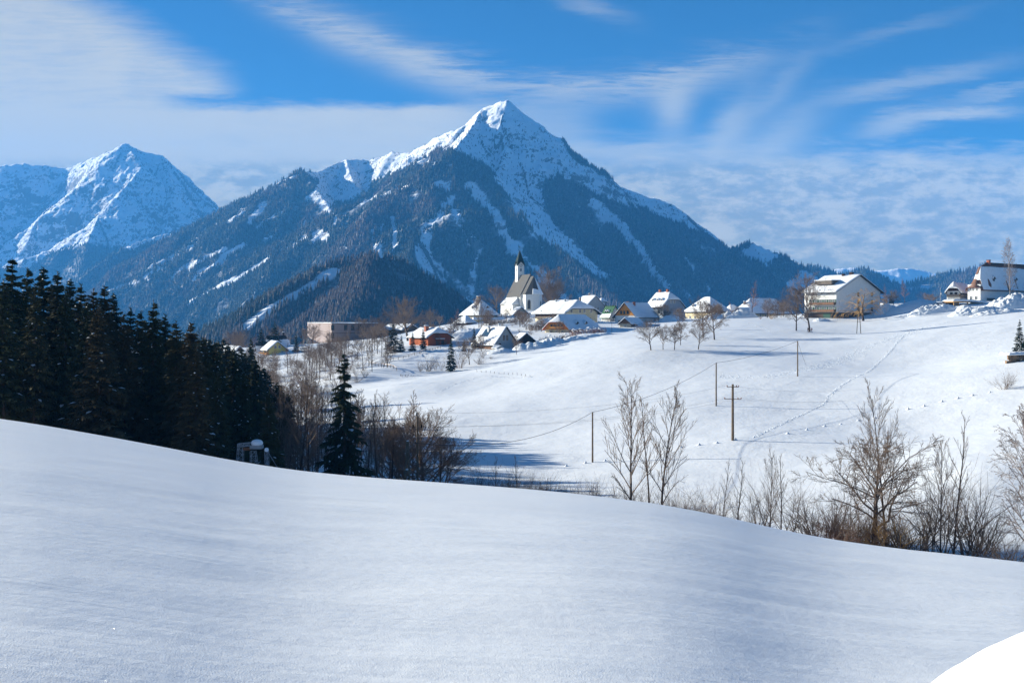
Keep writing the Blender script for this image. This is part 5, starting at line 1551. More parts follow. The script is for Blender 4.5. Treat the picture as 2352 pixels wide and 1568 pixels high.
for sx_ in (-1, 1):
    e = x0 - .5 if sx_ < 0 else x1 + .5; zE = NE - .9
    m.poly([(e, y0 - .35, zE), (e, y1 + .3, zE), (4.6, y1 + .3, NR), (4.6, y0 - .35, NR)]); m.poly([(e, y0 - .35, zE - t_), (4.6, y0 - .35, NR - t_ * 2), (4.6, y1 + .3, NR - t_ * 2), (e, y1 + .3, zE - t_)])
    m.poly([(e, y0 - .35, zE), (4.6, y0 - .35, NR), (4.6, y0 - .35, NR - t_ * 2), (e, y0 - .35, zE - t_)]); m.poly([(e, y0 - .35, zE), (e, y0 - .35, zE - t_), (e, y1 + .3, zE - t_), (e, y1 + .3, zE)])
m.build('nave_roof', M['slate'], ch)
AZ0, AZ1 = zz(699, 575), zz(682, 577)
m = MB(); m.box(-4.7, -1.05, 7, 25.5, -4, AZ0); m.build('aisle_wall', M['white_plaster'], ch)
m = MB(); a_, b_2, c_, d_ = (-5.1, 6.6, AZ0 - .1), (-5.1, 25.8, AZ0 - .1), (-1.03, 25.8, AZ1), (-1.03, 9.5, AZ1)
m.poly([a_, b_2, c_, d_]); m.poly([a_, d_, (-1.03, 6.6, AZ0 - .1)]); m.poly([a_, (-1.03, 6.6, AZ0 - .1), (-1.03, 25.8, AZ0 - .1), b_2]); m.build('aisle_roof', M['slate'], ch)
for i in range(9):
    y_a, y_b = 6.9 + i * 2.1, 6.9 + i * 2.1 + (1.6 if 3 < i else 2.08)
    t1_ = .95
    pa, pb = lerp3((-5.0, y_a, AZ0), (-1.1, y_a, AZ1), t1_ if i > 0 else .75), lerp3((-5.0, y_b, AZ0), (-1.1, y_b, AZ1), t1_)
    lo = [(-5.1, y_a, AZ0), (-5.1, y_b, AZ0)]
    up = lambda p: (p[0] - .1, p[1], p[2] + .30)
    MB().poly([up(lo[0]), up(lo[1]), up(pb), up(pa)]).poly([lo[0], lo[1], up(lo[1]), up(lo[0])]).poly([lo[0], up(lo[0]), up(pa), pa]).poly([lo[1], pb, up(pb), up(lo[1])]).build('snow_strip', M['snow_roof'], ch)
MB().poly([(-5.1, 6.5, AZ0 + .3), (-1.2, 6.5, AZ0 + .3), (-1.1, 9.2, AZ1 + .25), (-1.4, 9.0, AZ1 + .2)]).poly([(-5.1, 6.5, AZ0), (-1.2, 6.5, AZ0), (-1.2, 6.5, AZ0 + .3), (-5.1, 6.5, AZ0 + .3)]).build('snow_patch', M['snow_roof'], ch)
MB().box(-2.6, -1.05, 4.6, 6.8, -4, AZ0 - 1.2).build('buttress', M['white_plaster'], ch)
for q in (9, 10.2, 13.8, 16, 18.5): window(ch, (-4.71, q, AZ0 - 3.2), -math.pi / 2, .4, 1.3, 'stone_plaster', 0)


def lancet(parent, loc, rz, w, h, frame='stone_plaster', mull=True, name='lancet_window'):
    m = MB(); ring_ = lambda k, y: [(-w / 2 * k, y, -.1 * (k - 1) * 8), (-w / 2 * k, y, h * .68)] + [(w / 2 * k * math.cos(a), y, h * .68 + (h * .32 + (k - 1) * w * .4) * math.sin(a) ** .9) for a in np.linspace(math.pi * .9, math.pi * .1, 7)] + [(w / 2 * k, y, h * .68), (w / 2 * k, y, -.1 * (k - 1) * 8)]
    o = MB().poly(ring_(1.6, -.03)[::-1]).build(name, M[frame], parent)
    MB().poly(ring_(1.0, -.07)[::-1]).build('pane', M['glass'], o)
    if mull: MB().box(-.05, .05, -.12, -.08, 0, h * .8).build('mullion', M[frame], o)
    o.location = loc; o.rotation_euler = (0, 0, rz)
    return o


lancet(ch, (1.375, -1.375, zz(709)), -math.pi / 4, 1.35, zz(689) - zz(709))
lancet(ch, (7.9, -1.37, zz(709)), math.pi / 4, 1.0, 4.0)
# tower
TX0, TY0, TWd = 2.75, 19.4, 3.75
TE, TG = zz(608, 589), zz(601, 589)
m = MB(); m.box(TX0, TX0 + TWd, TY0, TY0 + TWd, 6, TE)
x0, x1, y0, y1 = TX0, TX0 + TWd, TY0, TY0 + TWd; cx_, cy_ = TX0 + TWd / 2, TY0 + TWd / 2
for tri in ([(x0, y0, TE), (x1, y0, TE), (cx_, y0, TG)], [(x0, y1, TE), (x0, y0, TE), (x0, cy_, TG)], [(x1, y0, TE), (x1, y1, TE), (x1, cy_, TG)], [(x1, y1, TE), (x0, y1, TE), (cx_, y1, TG)]): m.poly(tri)
tw = m.build('tower', M['white_plaster'], ch)
TIP = zz(573, 590)
m = MB(); k_ = .55; ov = .42
corners = [(x0 - ov, y0 - ov), (x1 + ov, y0 - ov), (x1 + ov, y1 + ov), (x0 - ov, y1 + ov)]
mids = [(cx_, y0 - ov), (x1 + ov, cy_), (cx_, y1 + ov), (x0 - ov, cy_)]
tip = (cx_, cy_, TIP)
for i in range(4):
    c0, c1, md = corners[i], corners[(i + 1) % 4], mids[i]
    zc = TE - .55; zm = TG + .25
    inn = lambda p, t: (p[0] + (cx_ - p[0]) * t, p[1] + (cy_ - p[1]) * t)
    n0, n1 = inn(c0, .30), inn(c1, .30)
    zn = TG + .9
    m.poly([(*c0, zc), (*md, zm), (*n0, zn)]); m.poly([(*md, zm), (*c1, zc), (*n1, zn)]); m.poly([(*n0, zn), (*md, zm), (*n1, zn)]); m.poly([(*n0, zn), (*n1, zn), tip])
    for a, b in (((*c0, zc), (*md, zm)), ((*md, zm), (*c1, zc))): m.bar(a, b, .16)
m.build('spire', M['copper_dark'], ch)
m = MB(); m.bar((cx_, cy_, TIP - .4), (cx_, cy_, TIP + 1.2), .06); m.lathe([(0, 0), (.24, .1), (.30, .28), (.24, .46), (0, .56)], 10, (cx_, cy_, TIP + 1.1)); m.bar((cx_, cy_, TIP + 1.6), (cx_, cy_, TIP + 2.3), .04); m.bar((cx_ - .3, cy_, TIP + 2.0), (cx_ + .3, cy_, TIP + 2.0), .04)
m.build('finial', M['black'], ch)
for (lx, ly, rz) in ((cx_, y0, 0), (x0, cy_, -math.pi / 2)):
    ck = empty('clock', (lx, ly, zz(609.6, 589)), rz); ck.parent = ch
    def disc(r, y, n=20, z=0): return [(r * math.cos(2 * math.pi * i / n), y, z + r * math.sin(2 * math.pi * i / n)) for i in range(n)]
    MB().poly(disc(.80, -.05)).build('clock_face', M['black'], ck)
    MB().poly(disc(.50, -.08)).build('clock_centre', M['white_trim'], ck)
    mm = MB()
    for i in range(12):
        a = i * math.pi / 6; mm.bar((.57 * math.sin(a), -.08, .57 * math.cos(a)), (.74 * math.sin(a), -.08, .74 * math.cos(a)), .035)
    mm.build('hour_marks', M['white_trim'], ck)['kind'] = 'stuff'
    mm = MB(); a = math.radians(62); mm.bar((0, -.12, 0), (.48 * math.sin(a), -.12, .48 * math.cos(a)), .06, .03); a = math.radians(250); mm.bar((0, -.12, 0), (.62 * math.sin(a), -.12, .62 * math.cos(a)), .045, .02); mm.build('hands', M['black'], ck)
    lancet(ch, (lx if rz == 0 else lx, ly, zz(623, 589)), rz, .75, zz(615.5, 589) - zz(623, 589), 'white_plaster', False, 'bell_window')
MB().box(4.4, 4.8, 4.9, 5.1, NR, NR + .5).bar((4.6, 5.0, NR), (4.6, 5.0, NR + 1.6), .05).bar((4.2, 5.0, NR + 1.1), (5.0, 5.0, NR + 1.1), .05).build('ridge_cross', M['black'], ch)
# ------------------------------------------------------------------ snow heaps, posts, wires, people
def hit(u, v, d0=60, d1=600):
    """ground point seen at (u, v)"""
    d = np.arange(d0, d1, 1.0)
    x = (u - CU) / F * d
    g = ground_np(x, d); ray = (HV - v) / F * d
    k = np.nonzero((g[1:] >= ray[1:]) & (g[:-1] < ray[:-1]))[0]
    i = k[0] if len(k) else int(np.argmin(np.abs(g - ray)))
    return Vector((x[i], d[i], g[i]))


def heap(name, label, c, lx, ly, h, rough=.5, rz=0.0, fs=1.4, seed=1, mat='snow', n=60, group=None, cat='snow heap'):
    """a heap of snow lying on the ground, lumpy on top"""
    a = np.linspace(-1, 1, n); X, Y = np.meshgrid(a * lx, a * ly)
    cr, sr = math.cos(rz), math.sin(rz)
    wx, wy = c[0] + X * cr - Y * sr, c[1] + X * sr + Y * cr
    r2 = (X / lx) ** 2 + (Y / ly) ** 2
    prof = np.clip(1 - r2, 0, 1) ** .75
    lum = rdg(wx / fs, wy / fs, 4, seed, .6) - .45 + .5 * fbm(wx / (fs * 3), wy / (fs * 3), 2, seed + 9)
    Z = h * prof * (1 + rough * 1.5 * lum) + rough * h * .35 * lum * np.clip(1.3 - r2, 0, 1) - .35 * np.clip(r2 - .9, 0, 1) * 4
    g = ground_np(wx, wy)
    v = np.stack([wx - c[0], wy - c[1], g + Z - c[2]], -1).reshape(-1, 3)
    o = obj(name, mesh_np(name, v, grid_faces(n, n), M[mat], True)); o.location = c
    return tag(o, label, cat, group)


heap('snow_hill', 'large smooth snow hill in shade right of the apartment block', on(2095, 440), 11, 8, 3.0, .05, fs=5, seed=2)
heap('snow_heap', 'rough brownish heap of ploughed snow left of the wooden shelter', on(2140, 418), 9.5, 5, 2.2, .42, fs=1.3, seed=3, mat='snow')
heap('snow_heap', 'wide rough heap of ploughed snow in front of the wooden shelter', on(2240, 400), 10, 5, 1.8, .45, fs=1.2, seed=4)
heap('snow_heap', 'high rough snow bank at the right edge under the manor', on(2335, 405), 12, 6, 3.8, .38, fs=1.6, seed=5)
heap('snow_heap', 'low snow rubble bank before the right edge heap', on(2290, 392), 10, 4, .9, .6, fs=1.0, seed=6)
heap('snow_heap', 'small round snow mound right of the wooden shelter', on(2215, 412), 3.2, 2.5, 1.6, .15, fs=2, seed=7)
for i, (u, d, lx, ly, h, ro, lab) in enumerate([(1222, 388, 7, 4.5, 1.8, .6, 'rough snow heap right below the dark timber shed'), (1262, 396, 7, 5, 2.2, .5, 'lumpy snow bank left under the hedge of the timber house'),
                                               (1300, 398, 8, 4, 1.3, .45, 'rough snow bank in front of the hedge of the timber house'), (1345, 405, 6, 4, 1.3, .2, 'smooth snow mound at the right end of the hedge'),
                                               (1378, 408, 5, 3, .9, .15, 'flat snow mound left of the field lamp'), (1150, 382, 5, 3, 1.2, .3, 'snow mound at the foot of the solar roof chalet'),
                                               (1694, 470, 9, 4, 3.0, .5, 'rough snow heap before the long hipped house'), (1540, 470, 5, 4, 2.4, .3, 'snow heap at the foot of the grey house'),
                                               (1640, 472, 6, 4, 2.2, .4, 'rough snow heap in front of the white hipped house'), (1888, 428, 3.5, 2.5, 1.0, .35, 'small snow heap before the basement of the apartment block'),
                                               (1470, 452, 5, 3, 1.0, .25, 'low snow ridge in front of the stone shed'), (2036, 446, 5, 3.5, 3.2, .35, 'snow laden woodpile at the right corner of the apartment block'),
                                               (1075, 440, 9, 7, 3.0, .25, 'humped snow slope under the rectory pavilion'), (1015, 470, 9, 7, 2.6, .25, 'snow bank behind the red brown barn'), (1120, 460, 8, 6, 2.2, .2, 'snow covered terrace below the churchyard wall'),
                                               (1255, 470, 6, 4, 2.4, .4, 'snow bank under the gallery of the farmhouse')]):
    heap('snow_heap', lab, on(u, d), lx, ly, h, ro, fs=1.5 if ro > .3 else 3, seed=20 + i, n=44)

# the shovelled snow bank right beside the camera
c = Vector((3.27, 3.92, G(3.27, 3.92)))
n = 150; a = np.linspace(-1, 1, n); X, Y = np.meshgrid(a * 1.95, a * 1.5)
r2 = (X / 1.95) ** 2 + (Y / 1.5) ** 2
Z = 1.30 * np.clip(1 - r2, 0, 1) ** .34 + .07 * fbm(X / .34, Y / .34, 3, 4, .5) * np.clip(1.2 - r2, 0, 1) + .26 * fbm(X / .6 + 3, Y / .6, 2, 6) * np.clip(X + 1.3, .15, 1) * np.clip(1 - r2, 0, 1)
g = ground_np(c.x + X, c.y + Y)
o = obj('snow_bank', mesh_np('snow_bank', np.stack([X, Y, g - c.z + Z - .12 * np.clip(r2 - 1, 0, 1)], -1).reshape(-1, 3), grid_faces(n, n), M['snow_roof'], True)); o.location = c
tag(o, 'bright rounded snow bank close by in the lower right corner', 'snow heap')

# hedge of the timber house
def hedge(name, label, u0, u1, d, h, w, seed, twig='twig', blobs=26):
    a, b = on(u0, d), on(u1, d)
    r = random.Random(seed); seg = []; sv = MB()
    for i in range(int((b - a).length * 20)):
        t = r.random(); p = a.lerp(b, t); p = Vector((p.x, p.y + r.uniform(-w, w), 0)); p.z = G(p.x, p.y) - .1
        dd = Vector((r.gauss(0, .35), r.gauss(0, .35), 1)).normalized(); L = h * r.uniform(.6, 1.1)
        q = p + dd * L * .5; e = q + (dd + Vector((r.gauss(0, .4), r.gauss(0, .4), 0))).normalized() * L * .5
        seg.append((*(p - a), *(q - a), .05, .035)); seg.append((*(q - a), *(e - a), .035, .012))
        e2 = q + (dd + Vector((r.gauss(0, .7), r.gauss(0, .7), 0))).normalized() * L * .4; seg.append((*(q - a), *(e2 - a), .03, .012))
    v, f = tubes(seg, 3); o = empty(name, a); tag(o, label, 'hedge')
    s = obj('twigs', mesh_np('twigs', v, f, M[twig]), o); s['kind'] = 'stuff'
    for i in range(blobs):
        t = r.random(); p = a.lerp(b, t); p = Vector((p.x, p.y + r.uniform(-w, w * .3), 0)); p.z = G(p.x, p.y) + h * r.uniform(.35, 1.0)
        k = r.uniform(.25, .65); sv.lathe([(0, -.25 * k), (k * .9, -.1 * k), (k, .12 * k), (k * .6, .38 * k), (0, .46 * k)], 8, p - a)
    q = sv.build('snow_lumps', M['snow_roof'], o, True); q['kind'] = 'stuff'
    return o


hedge('hedge', 'dark snow laden hedge along the garden of the timber house', 1238, 1310, 405, 2.2, 1.0, 3, blobs=22)
hedge('hedge', 'reddish bare hedge with snow lumps before the timber house roof', 1310, 1390, 414, 2.9, 1.4, 4, 'twig_red', 34)
hedge('hedge', 'brown clipped hedge with snow top left of the wooden shelter', 2142, 2182, 432, 2.0, .8, 5, 'twig_red', 24)
hedge('hedge', 'bare garden growth under the farmhouse gallery', 1215, 1292, 448, 3.4, 2.0, 6, 'twig', 22)
hedge('hedge', 'bare snowy growth along the churchyard wall', 1120, 1190, 500, 2.4, 1.5, 7, 'twig', 16)

# stone wall at the right edge: every block its own part
a = P(2308, 842, 230); a.z = min(a.z, 0 + a.z)
sw = empty('stone_wall', a, math.radians(8)); tag(sw, 'rough brown dry stone wall with snow on top at the right edge', 'wall')
r = random.Random(9); k = 0
for row in range(3):
    x = .1 + row * .35
    while x < 7.5:
        wd = r.uniform(.45, 1.0); hh_ = r.uniform(.8, 1.0); z0_ = -.5 + row * .95 + (x * .02)
        m = MB(); b = [(x, 0), (x + wd, 0), (x + wd, .6), (x, .6)]
        j = lambda: r.uniform(-.09, .09)
        pts = [(p[0] + j() + .02, p[1] + j() - r.uniform(0, .12), z0_ + j()) for p in b] + [(p[0] + j(), p[1] + j(), z0_ + hh_ + j()) for p in b]
        m.v = pts; m.f = [(0, 3, 2, 1), (4, 5, 6, 7), (0, 1, 5, 4), (1, 2, 6, 5), (2, 3, 7, 6), (3, 0, 4, 7)]
        m.build('stone', M['stone_brown'], sw); x += wd + .04; k += 1
v, f = sheet(lambda X, Y: 2.45 + .02 * X, .9, 8, -.15, 3.5, 40, 16, lambda X, Y: .5 * (1 + .4 * fbm(X, Y, 2, 4)) * np.sqrt(np.clip(np.minimum(X - .9, Y + .15) / .5, .1, 1)), -.1)
obj('snow_cover', mesh_np('snow_cover', v, f, M['snow_roof'], True), sw)

# --- poles
def pole(u, v0, v1, d, label, r0=.16, name='utility_pole', mat='pole_wood', cat='pole', dz=0):
    g = hit(u, v1) if d is None else on(u, d)
    d = g.y; top = (HV - v0) / F * d
    o = empty(name, g); tag(o, label, cat)
    MB().bar((0, 0, -.6), (0, 0, top - g.z), r0, r0 * .75, 8).build('shaft', M[mat], o)
    return o, Vector((g.x, g.y, top))


pA, tA = pole(1361, 946, 1060, 177, 'slim wooden pole nearest the three tall bare trees on the field')
pB, tB = pole(1645, 833, 930, 221, 'slim wooden pole left above the pylon with crossarms')
pC, tC = pole(1832, 783, 865, 250, 'slim wooden pole highest on the field')
pD, tD = pole(1683, 882, 1008, 180, 'thick tapering wooden pylon with two crossarms', .24, 'crossarm_pylon')
for z, hw in ((-.45, .95), (-2.45, 1.35)):
    m = MB().bar((-hw, .1 * hw, tD.z + z - pD.location.z), (hw, -.25 * hw, tD.z + z - pD.location.z), .07); m.build('crossarm', M['rust'], pD)
    for s in (-1, 1):
        for q in ((.62, 1.0) if s > 0 else (.95,)):
            m = MB().lathe([(0, 0), (.09, .03), (.07, .12), (.09, .18), (0, .26)], 8, (s * hw * q, -.1 * s * hw * q, tD.z + z + .05 - pD.location.z)); m.build('insulator', M['brick_red'], pD)
pE, tE = pole(959, 955, 1110, 122, 'tall dark wooden pole with a small crossarm among the alders', .15)
MB().bar((-.52, 0, tE.z - 1.4 - pE.location.z), (.45, 0, tE.z - 1.4 - pE.location.z), .05).build('crossarm', M['pole_wood'], pE)
for s in (-.5, .42, -.08):
    zz_ = tE.z - pE.location.z + (-1.35 if abs(s) > .1 else 0)
    MB().lathe([(0, 0), (.09, .04), (.10, .2), (.06, .28), (.09, .36), (0, .46)], 8, (s, 0, zz_)).build('insulator', M['black'], pE)
g = on(936, 112); af = empty('trestle_pole', g); tag(af, 'pair of wooden poles leaning together with a snowy crossbar', 'pole')
tz = (HV - 1013) / F * 112 - g.z
MB().bar((-.38, 0, -.5), (-.02, 0, tz), .13, .10, 8).build('leg', M['pole_wood'], af); MB().bar((.30, 0, -.5), (.03, 0, tz), .13, .10, 8).build('leg', M['pole_wood'], af)
zc_ = (HV - 1080) / F * 112 - g.z
MB().box(-.42, .42, -.12, .12, zc_ - .06, zc_ + .06).build('crossbar', M['pole_wood'], af); MB().lathe([(.16, 0), (.18, .06), (.1, .14), (0, .16)], 8, (-.05, 0, zc_ + .06)).build('snow_cap', M['snow_roof'], af); MB().lathe([(.12, 0), (.12, .06), (0, .1)], 8, (0, 0, tz)).build('snow_cap', M['snow_roof'], af)
g = on(1972.5, 372); hp = empty('trestle_pylon', g); tag(hp, 'narrow two legged wooden pylon before the golden willow', 'pylon')
tz = (HV - 702) / F * 372 - g.z
for s in (-1, 1): MB().bar((s * .72, 0, -.5), (s * .12, 0, tz), .13, .10, 6).build('leg', M['pole_wood'], hp)
for q in (.42, .62): MB().bar((-.72 * (1 - q) - .25, 0, tz * q), (.72 * (1 - q) + .25, 0, tz * q), .06).build('crossbar', M['pole_wood'], hp)
MB().bar((-.5, 0, tz - .2), (.5, 0, tz - .2), .06).build('crossarm', M['pole_wood'], hp)


def wire(pts, label, r=.028, sag=1.0, name='overhead_wire'):
    m = MB()
    for a, b in zip(pts[:-1], pts[1:]):
        n = 16; L = (b - a).length; s = sag * (L / 60) ** 2
        q = [a.lerp(b, i / n) - Vector((0, 0, 4 * s * (i / n) * (1 - i / n))) for i in range(n + 1)]
        m.tube(q, r, 3)
    return tag(m.build(name, M['wire']), label, 'wire')


AFT = Vector((on(936, 112).x, 112, (HV - 1015) / F * 112))
wire([AFT, tA, tB, tC, AP.at(2, 0, 7)], 'thick sagging cable carried by the slim poles across the field', .034, 1.6, 'overhead_cable')
tD1 = tD + Vector((0, 0, -.3))
for q, zt_, lab in ((-.45, -1.2, 'upper thin wire from the alders to the crossarm pylon'), (.40, -1.2, 'lower thin wire from the alders to the crossarm pylon'), (0, .3, 'thin wire from the pole tip in the alders to the crossarm pylon')):
    k2 = {-.45: Vector((-1.3, 0, -2.3)), .40: Vector((1.3, 0, -2.3)), 0: Vector((-.9, 0, -.2))}[q]
    far_ = {-.45: P(2360, 742, 330), .40: P(2360, 752, 325), 0: P(2360, 722, 335)}[q]
    wire([tE + Vector((q, 0, zt_)), tD + k2, far_], lab, .010, .8)

# street lamps, masts and thin poles of the village
def lamp(u, v0, d, label):
    o, t = pole(u, v0, 0, d, label, .06, 'street_lamp', 'roof_dark', 'street lamp')
    MB().lathe([(0, .45), (.26, .32), (.30, .12), (.16, 0), (0, 0)], 10, (-.25, 0, t.z - o.location.z - .1)).build('lamp_head', M['metal'], o)
    MB().lathe([(.28, .36), (.26, .46), (0, .58)], 10, (-.25, 0, t.z - o.location.z - .1)).build('snow_cap', M['snow_roof'], o)
lamp(1405.3, 720, 408, 'tall street lamp at the edge of the snow field before the timber gable'); lamp(1244.6, 715, 450, 'street lamp before the gallery of the farmhouse')
pole(1106, 703, 0, 490, 'thin dark pole beside the tall tree under the rectory', .07, cat='pole'); pole(995.6, 721, 0, 520, 'thin wooden pole standing behind the red brown barn', .09)
o, t = pole(1723, 693, 0, 500, 'white flagpole before the long hipped house', .07, 'flagpole', 'white_trim', 'flagpole')
o, t = pole(2159.7, 660, 0, 470, 'pale mast with a small box beside the dark gabled house', .09, 'mast', 'metal', 'mast'); MB().box(.1, .45, -.1, .1, 3.0, 3.6).build('box', M['white_trim'], o)
pole(1116, 747, 0, 560, 'thin pole at the churchyard', .06); pole(868.5, 742, 0, 545, 'tall thin pole at the right end of the grey hall', .07)

# fences
def fence(label, pts, d_hint, n, rails=2, ph=1.0, name='rail_fence'):
    A = [hit(u, v, 250) for u, v in pts]
    o = empty(name, A[0]); tag(o, label, 'fence')
    tot = []
    for i in range(n):
        t = i / (n - 1) * (len(A) - 1); k = min(int(t), len(A) - 2); p = A[k].lerp(A[k + 1], t - k); p.z = G(p.x, p.y); tot.append(p - A[0])
    for p in tot:
        MB().box(p.x - .07, p.x + .07, p.y - .07, p.y + .07, p.z - .3, p.z + ph).build('post', M['grey_timber'], o)
    for a, b in zip(tot[:-1], tot[1:]):
        for q in range(rails):
            z = ph * (.45 + .4 * q)
            MB().bar(a + Vector((0, 0, z)), b + Vector((0, 0, z)), .055).build('rail', M['larch_timber'] if q else M['grey_timber'], o)
            if q == rails - 1: MB().bar(a + Vector((0, 0, z + .1)), b + Vector((0, 0, z + .1)), .05).build('snow_strip', M['snow_roof'], o)
    return o
fence('wooden rail fence running down to the thicket', [(848, 838), (880, 841), (911, 850)], 350, 10, 2, 1.1)
fence('fence added in place of the shadowed lane edge below the barn', [(880, 832), (930, 822), (985, 806), (1012, 800)], 380, 14, 2, .9)  # added rails stand in for the dark shadow along the lane edge
for i, (u, v) in enumerate([(919 + 3.4 * i, 863 + (i % 3)) for i in range(10)] + [(1096 + 10.2 * i, 853 + .9 * i) for i in range(13)]):
    p = hit(u, v, 250); m = MB().bar((0, 0, -.2), (random.uniform(-.25, .25), 0, random.uniform(.35, .75)), .07).build('fence_post', M['grey_timber']); m.location = p
    tag(m, 'short leaning fence post in the snow left of the cypress' if i < 10 else 'short fence post half buried in the snow below the chalet', 'post', 'short fence posts below the bank' if i < 10 else 'half buried fence posts below the chalet')
# snow capped pasture posts along the brook meadow
PP = [(1301, 1069), (1345, 1062), (1390, 1056), (1565, 1026), (1606, 1021), (1647, 1017), (1690, 1010)] + [(1780 + x * .293, 832.6 + y * .293) for x, y in ((100, 550), (250, 522), (390, 498), (515, 480), (655, 453), (785, 428), (1045, 362), (1170, 336), (1310, 305), (1435, 278), (1550, 255), (1685, 225))]
pm = None
for u, v in PP:
    p = hit(u, v, 100)
    if pm is None:
        pm = MB().lathe([(.95, -.15), (.75, -.02), (.42, .10), (.18, .30), (.07, .42), (0, .46)], 12).build('pasture_post', M['snow_roof'], None, True); st = MB().box(-.06, .06, -.06, .06, -.2, .36).build('stake', M['grey_timber'], pm); o = pm
    else:
        o = pm.copy(); COL.objects.link(o); s2 = st.copy(); COL.objects.link(s2); s2.parent = o
    o.location = p; o.scale = (random.uniform(.4, .7),) * 2 + (random.uniform(.6, 1.0),)
    tag(o, 'snow capped pasture post in the line across the lower field', 'post', 'snow capped pasture posts across the lower field')

# footprints: rims of kicked up snow round every step
def trail(name, label, pts, n, w, sz, seed):
    r = random.Random(seed); A = [hit(u, v, 90) for u, v in pts]; m = MB()
    seg = [(b - a).length for a, b in zip(A[:-1], A[1:])]; T = sum(seg)
    for i in range(n):
        t = i / n * T; k = 0
        while k < len(seg) - 1 and t > seg[k]: t -= seg[k]; k += 1
        p = A[k].lerp(A[k + 1], min(1, t / seg[k])); p.x += r.gauss(0, w); p.y += r.gauss(0, w); p.z = G(p.x, p.y)
        for q in range(2):
            s = sz * r.uniform(.5, 1.2); c = p + Vector((r.gauss(0, sz), r.gauss(0, sz), 0)); nn = 6; b = len(m.v)
            m.v += [tuple(c + Vector((s * math.cos(j * 6.283 / nn) * r.uniform(.7, 1.3), s * math.sin(j * 6.283 / nn) * r.uniform(.7, 1.3), -.05))) for j in range(nn)] + [tuple(c + Vector((r.gauss(0, s * .3), r.gauss(0, s * .3), s * r.uniform(.45, .9))))]
            m.f += [(b + j, b + (j + 1) % nn, b + nn) for j in range(nn)]
    return tag(m.build(name, M['snow_twig']), label, 'footprints', None, 'stuff')
trail('footprints', 'trail of deep footprints winding up the field', [(1733, 1004), (1790, 975), (1850, 948), (1895, 925), (1906, 905), (1925, 890), (1985, 858), (2010, 838), (2045, 805), (2075, 772), (2120, 752), (2180, 738)], 900, .11, .17, 3)
trail('trampled_snow', 'broad trampled band of snow crossing the upper field', [(1650, 862), (1700, 866), (1770, 864), (1850, 848), (1930, 828), (1985, 800), (2040, 780), (2110, 762)], 900, 1.5, .17, 4)
trail('path_edge', 'narrow trodden path leading to the two walkers', [(1717, 742), (1745, 750), (1770, 761), (1856, 767), (1940, 766)], 300, .12, .15, 5)
trail('animal_tracks', 'faint animal track across the village slope', [(1000, 902), (1050, 880), (1110, 862), (1230, 866)], 90, .1, .16, 6)

# small greenhouse below the chalet
g = on(1143, 384); gh = empty('greenhouse', g, math.radians(30)); tag(gh, 'tiny pale greenhouse under snow at the foot of the chalet', 'greenhouse')
MB().poly([(0, 0, -.5), (2.2, 0, -.5), (2.2, 0, 1.2), (1.1, 0, 2.0), (0, 0, 1.2)]).box(0, .08, 0, 4, -.5, 1.2).box(2.12, 2.2, 0, 4, -.5, 1.2).build('frame', M['cream_plaster'], gh)
MB().box(.2, 2.0, -.03, -.01, .0, 1.1).build('pane', M['glass'], gh)
v, f = sheet(lambda X, Y: 2.0 - .75 * np.abs(X - 1.1) + 0 * Y, -.3, 2.5, -.2, 4.2, 15, 12, .35, 0); obj('snow_cover', mesh_np('snow_cover', v, f, M['snow_roof'], True), gh)
# sawhorse
g = on(2307, 420) + Vector((0, 0, 1.6)); s_ = empty('sawhorse', g, .3); tag(s_, 'wooden trestle standing in the snow beside the tall pale birch', 'trestle')
for x in (-.9, .9): MB().bar((x - .5, -.4, -1.4), (x * .6, 0, 1.2), .07).build('leg', M['brown_timber'], s_)
MB().bar((-.7, 0, .5), (.7, 0, .5), .06).build('crossbar', M['brown_timber'], s_)

# --- lattice frame with a snow capped box beyond the near slope
FD = 92.0
def fp(x, y, dd=0): return P(516.8 + x * .0586, 987.6 + y * .0586, FD + dd)
fr = empty('lattice_gantry', fp(1080, 1300)); tag(fr, 'grey lattice steel gantry carrying a snow capped metal box', 'gantry')
B0 = Vector(fr.location)
def lat(name, tl, tr, bl, br, n, depth=.5, r=.018):
    m = MB(); off = Vector((0, depth, 0))
    for o_ in (Vector((0, 0, 0)), off):
        tl2, tr2, bl2, br2 = [q + o_ - B0 for q in (tl, tr, bl, br)]
        m.bar(tl2, bl2, r * 1.5).bar(tr2, br2, r * 1.5)
        for i in range(n):
            a, b = tl2.lerp(bl2, i / n), tr2.lerp(br2, i / n); c, d = tl2.lerp(bl2, (i + 1) / n), tr2.lerp(br2, (i + 1) / n)
            m.bar(a, b, r); m.bar(a if i % 2 else b, d if i % 2 else c, r)
    for i in range(n + 1):
        a, b = tl.lerp(bl, i / n) - B0, tr.lerp(br, i / n) - B0
        m.bar(a, a + off, r); m.bar(b, b + off, r)
    return m.build(name, M['metal'], fr)
lat('tower', fp(500, 540), fp(680, 640), fp(420, 1500), fp(680, 1500), 5); lat('tower', fp(985, 830), fp(1170, 830), fp(985, 1600), fp(1270, 1600), 4); lat('truss', fp(480, 540), fp(480, 660), fp(1000, 490), fp(1000, 610), 6)
lat('mast', fp(1545, 760), fp(1665, 850), fp(1580, 1600), fp(1680, 1600), 3)
MB().box(*[q for ab in zip(fp(970, 745) - B0, fp(1560, 770) - B0) for q in ab]).build('platform', M['metal'], fr)
a, b = fp(970, 600) - B0, fp(1430, 740) - B0
bx = MB().box(a.x, b.x, 0, .8, b.z, a.z).build('box', M['metal'], fr)
cx0, cz0 = (a.x + b.x) / 2, a.z
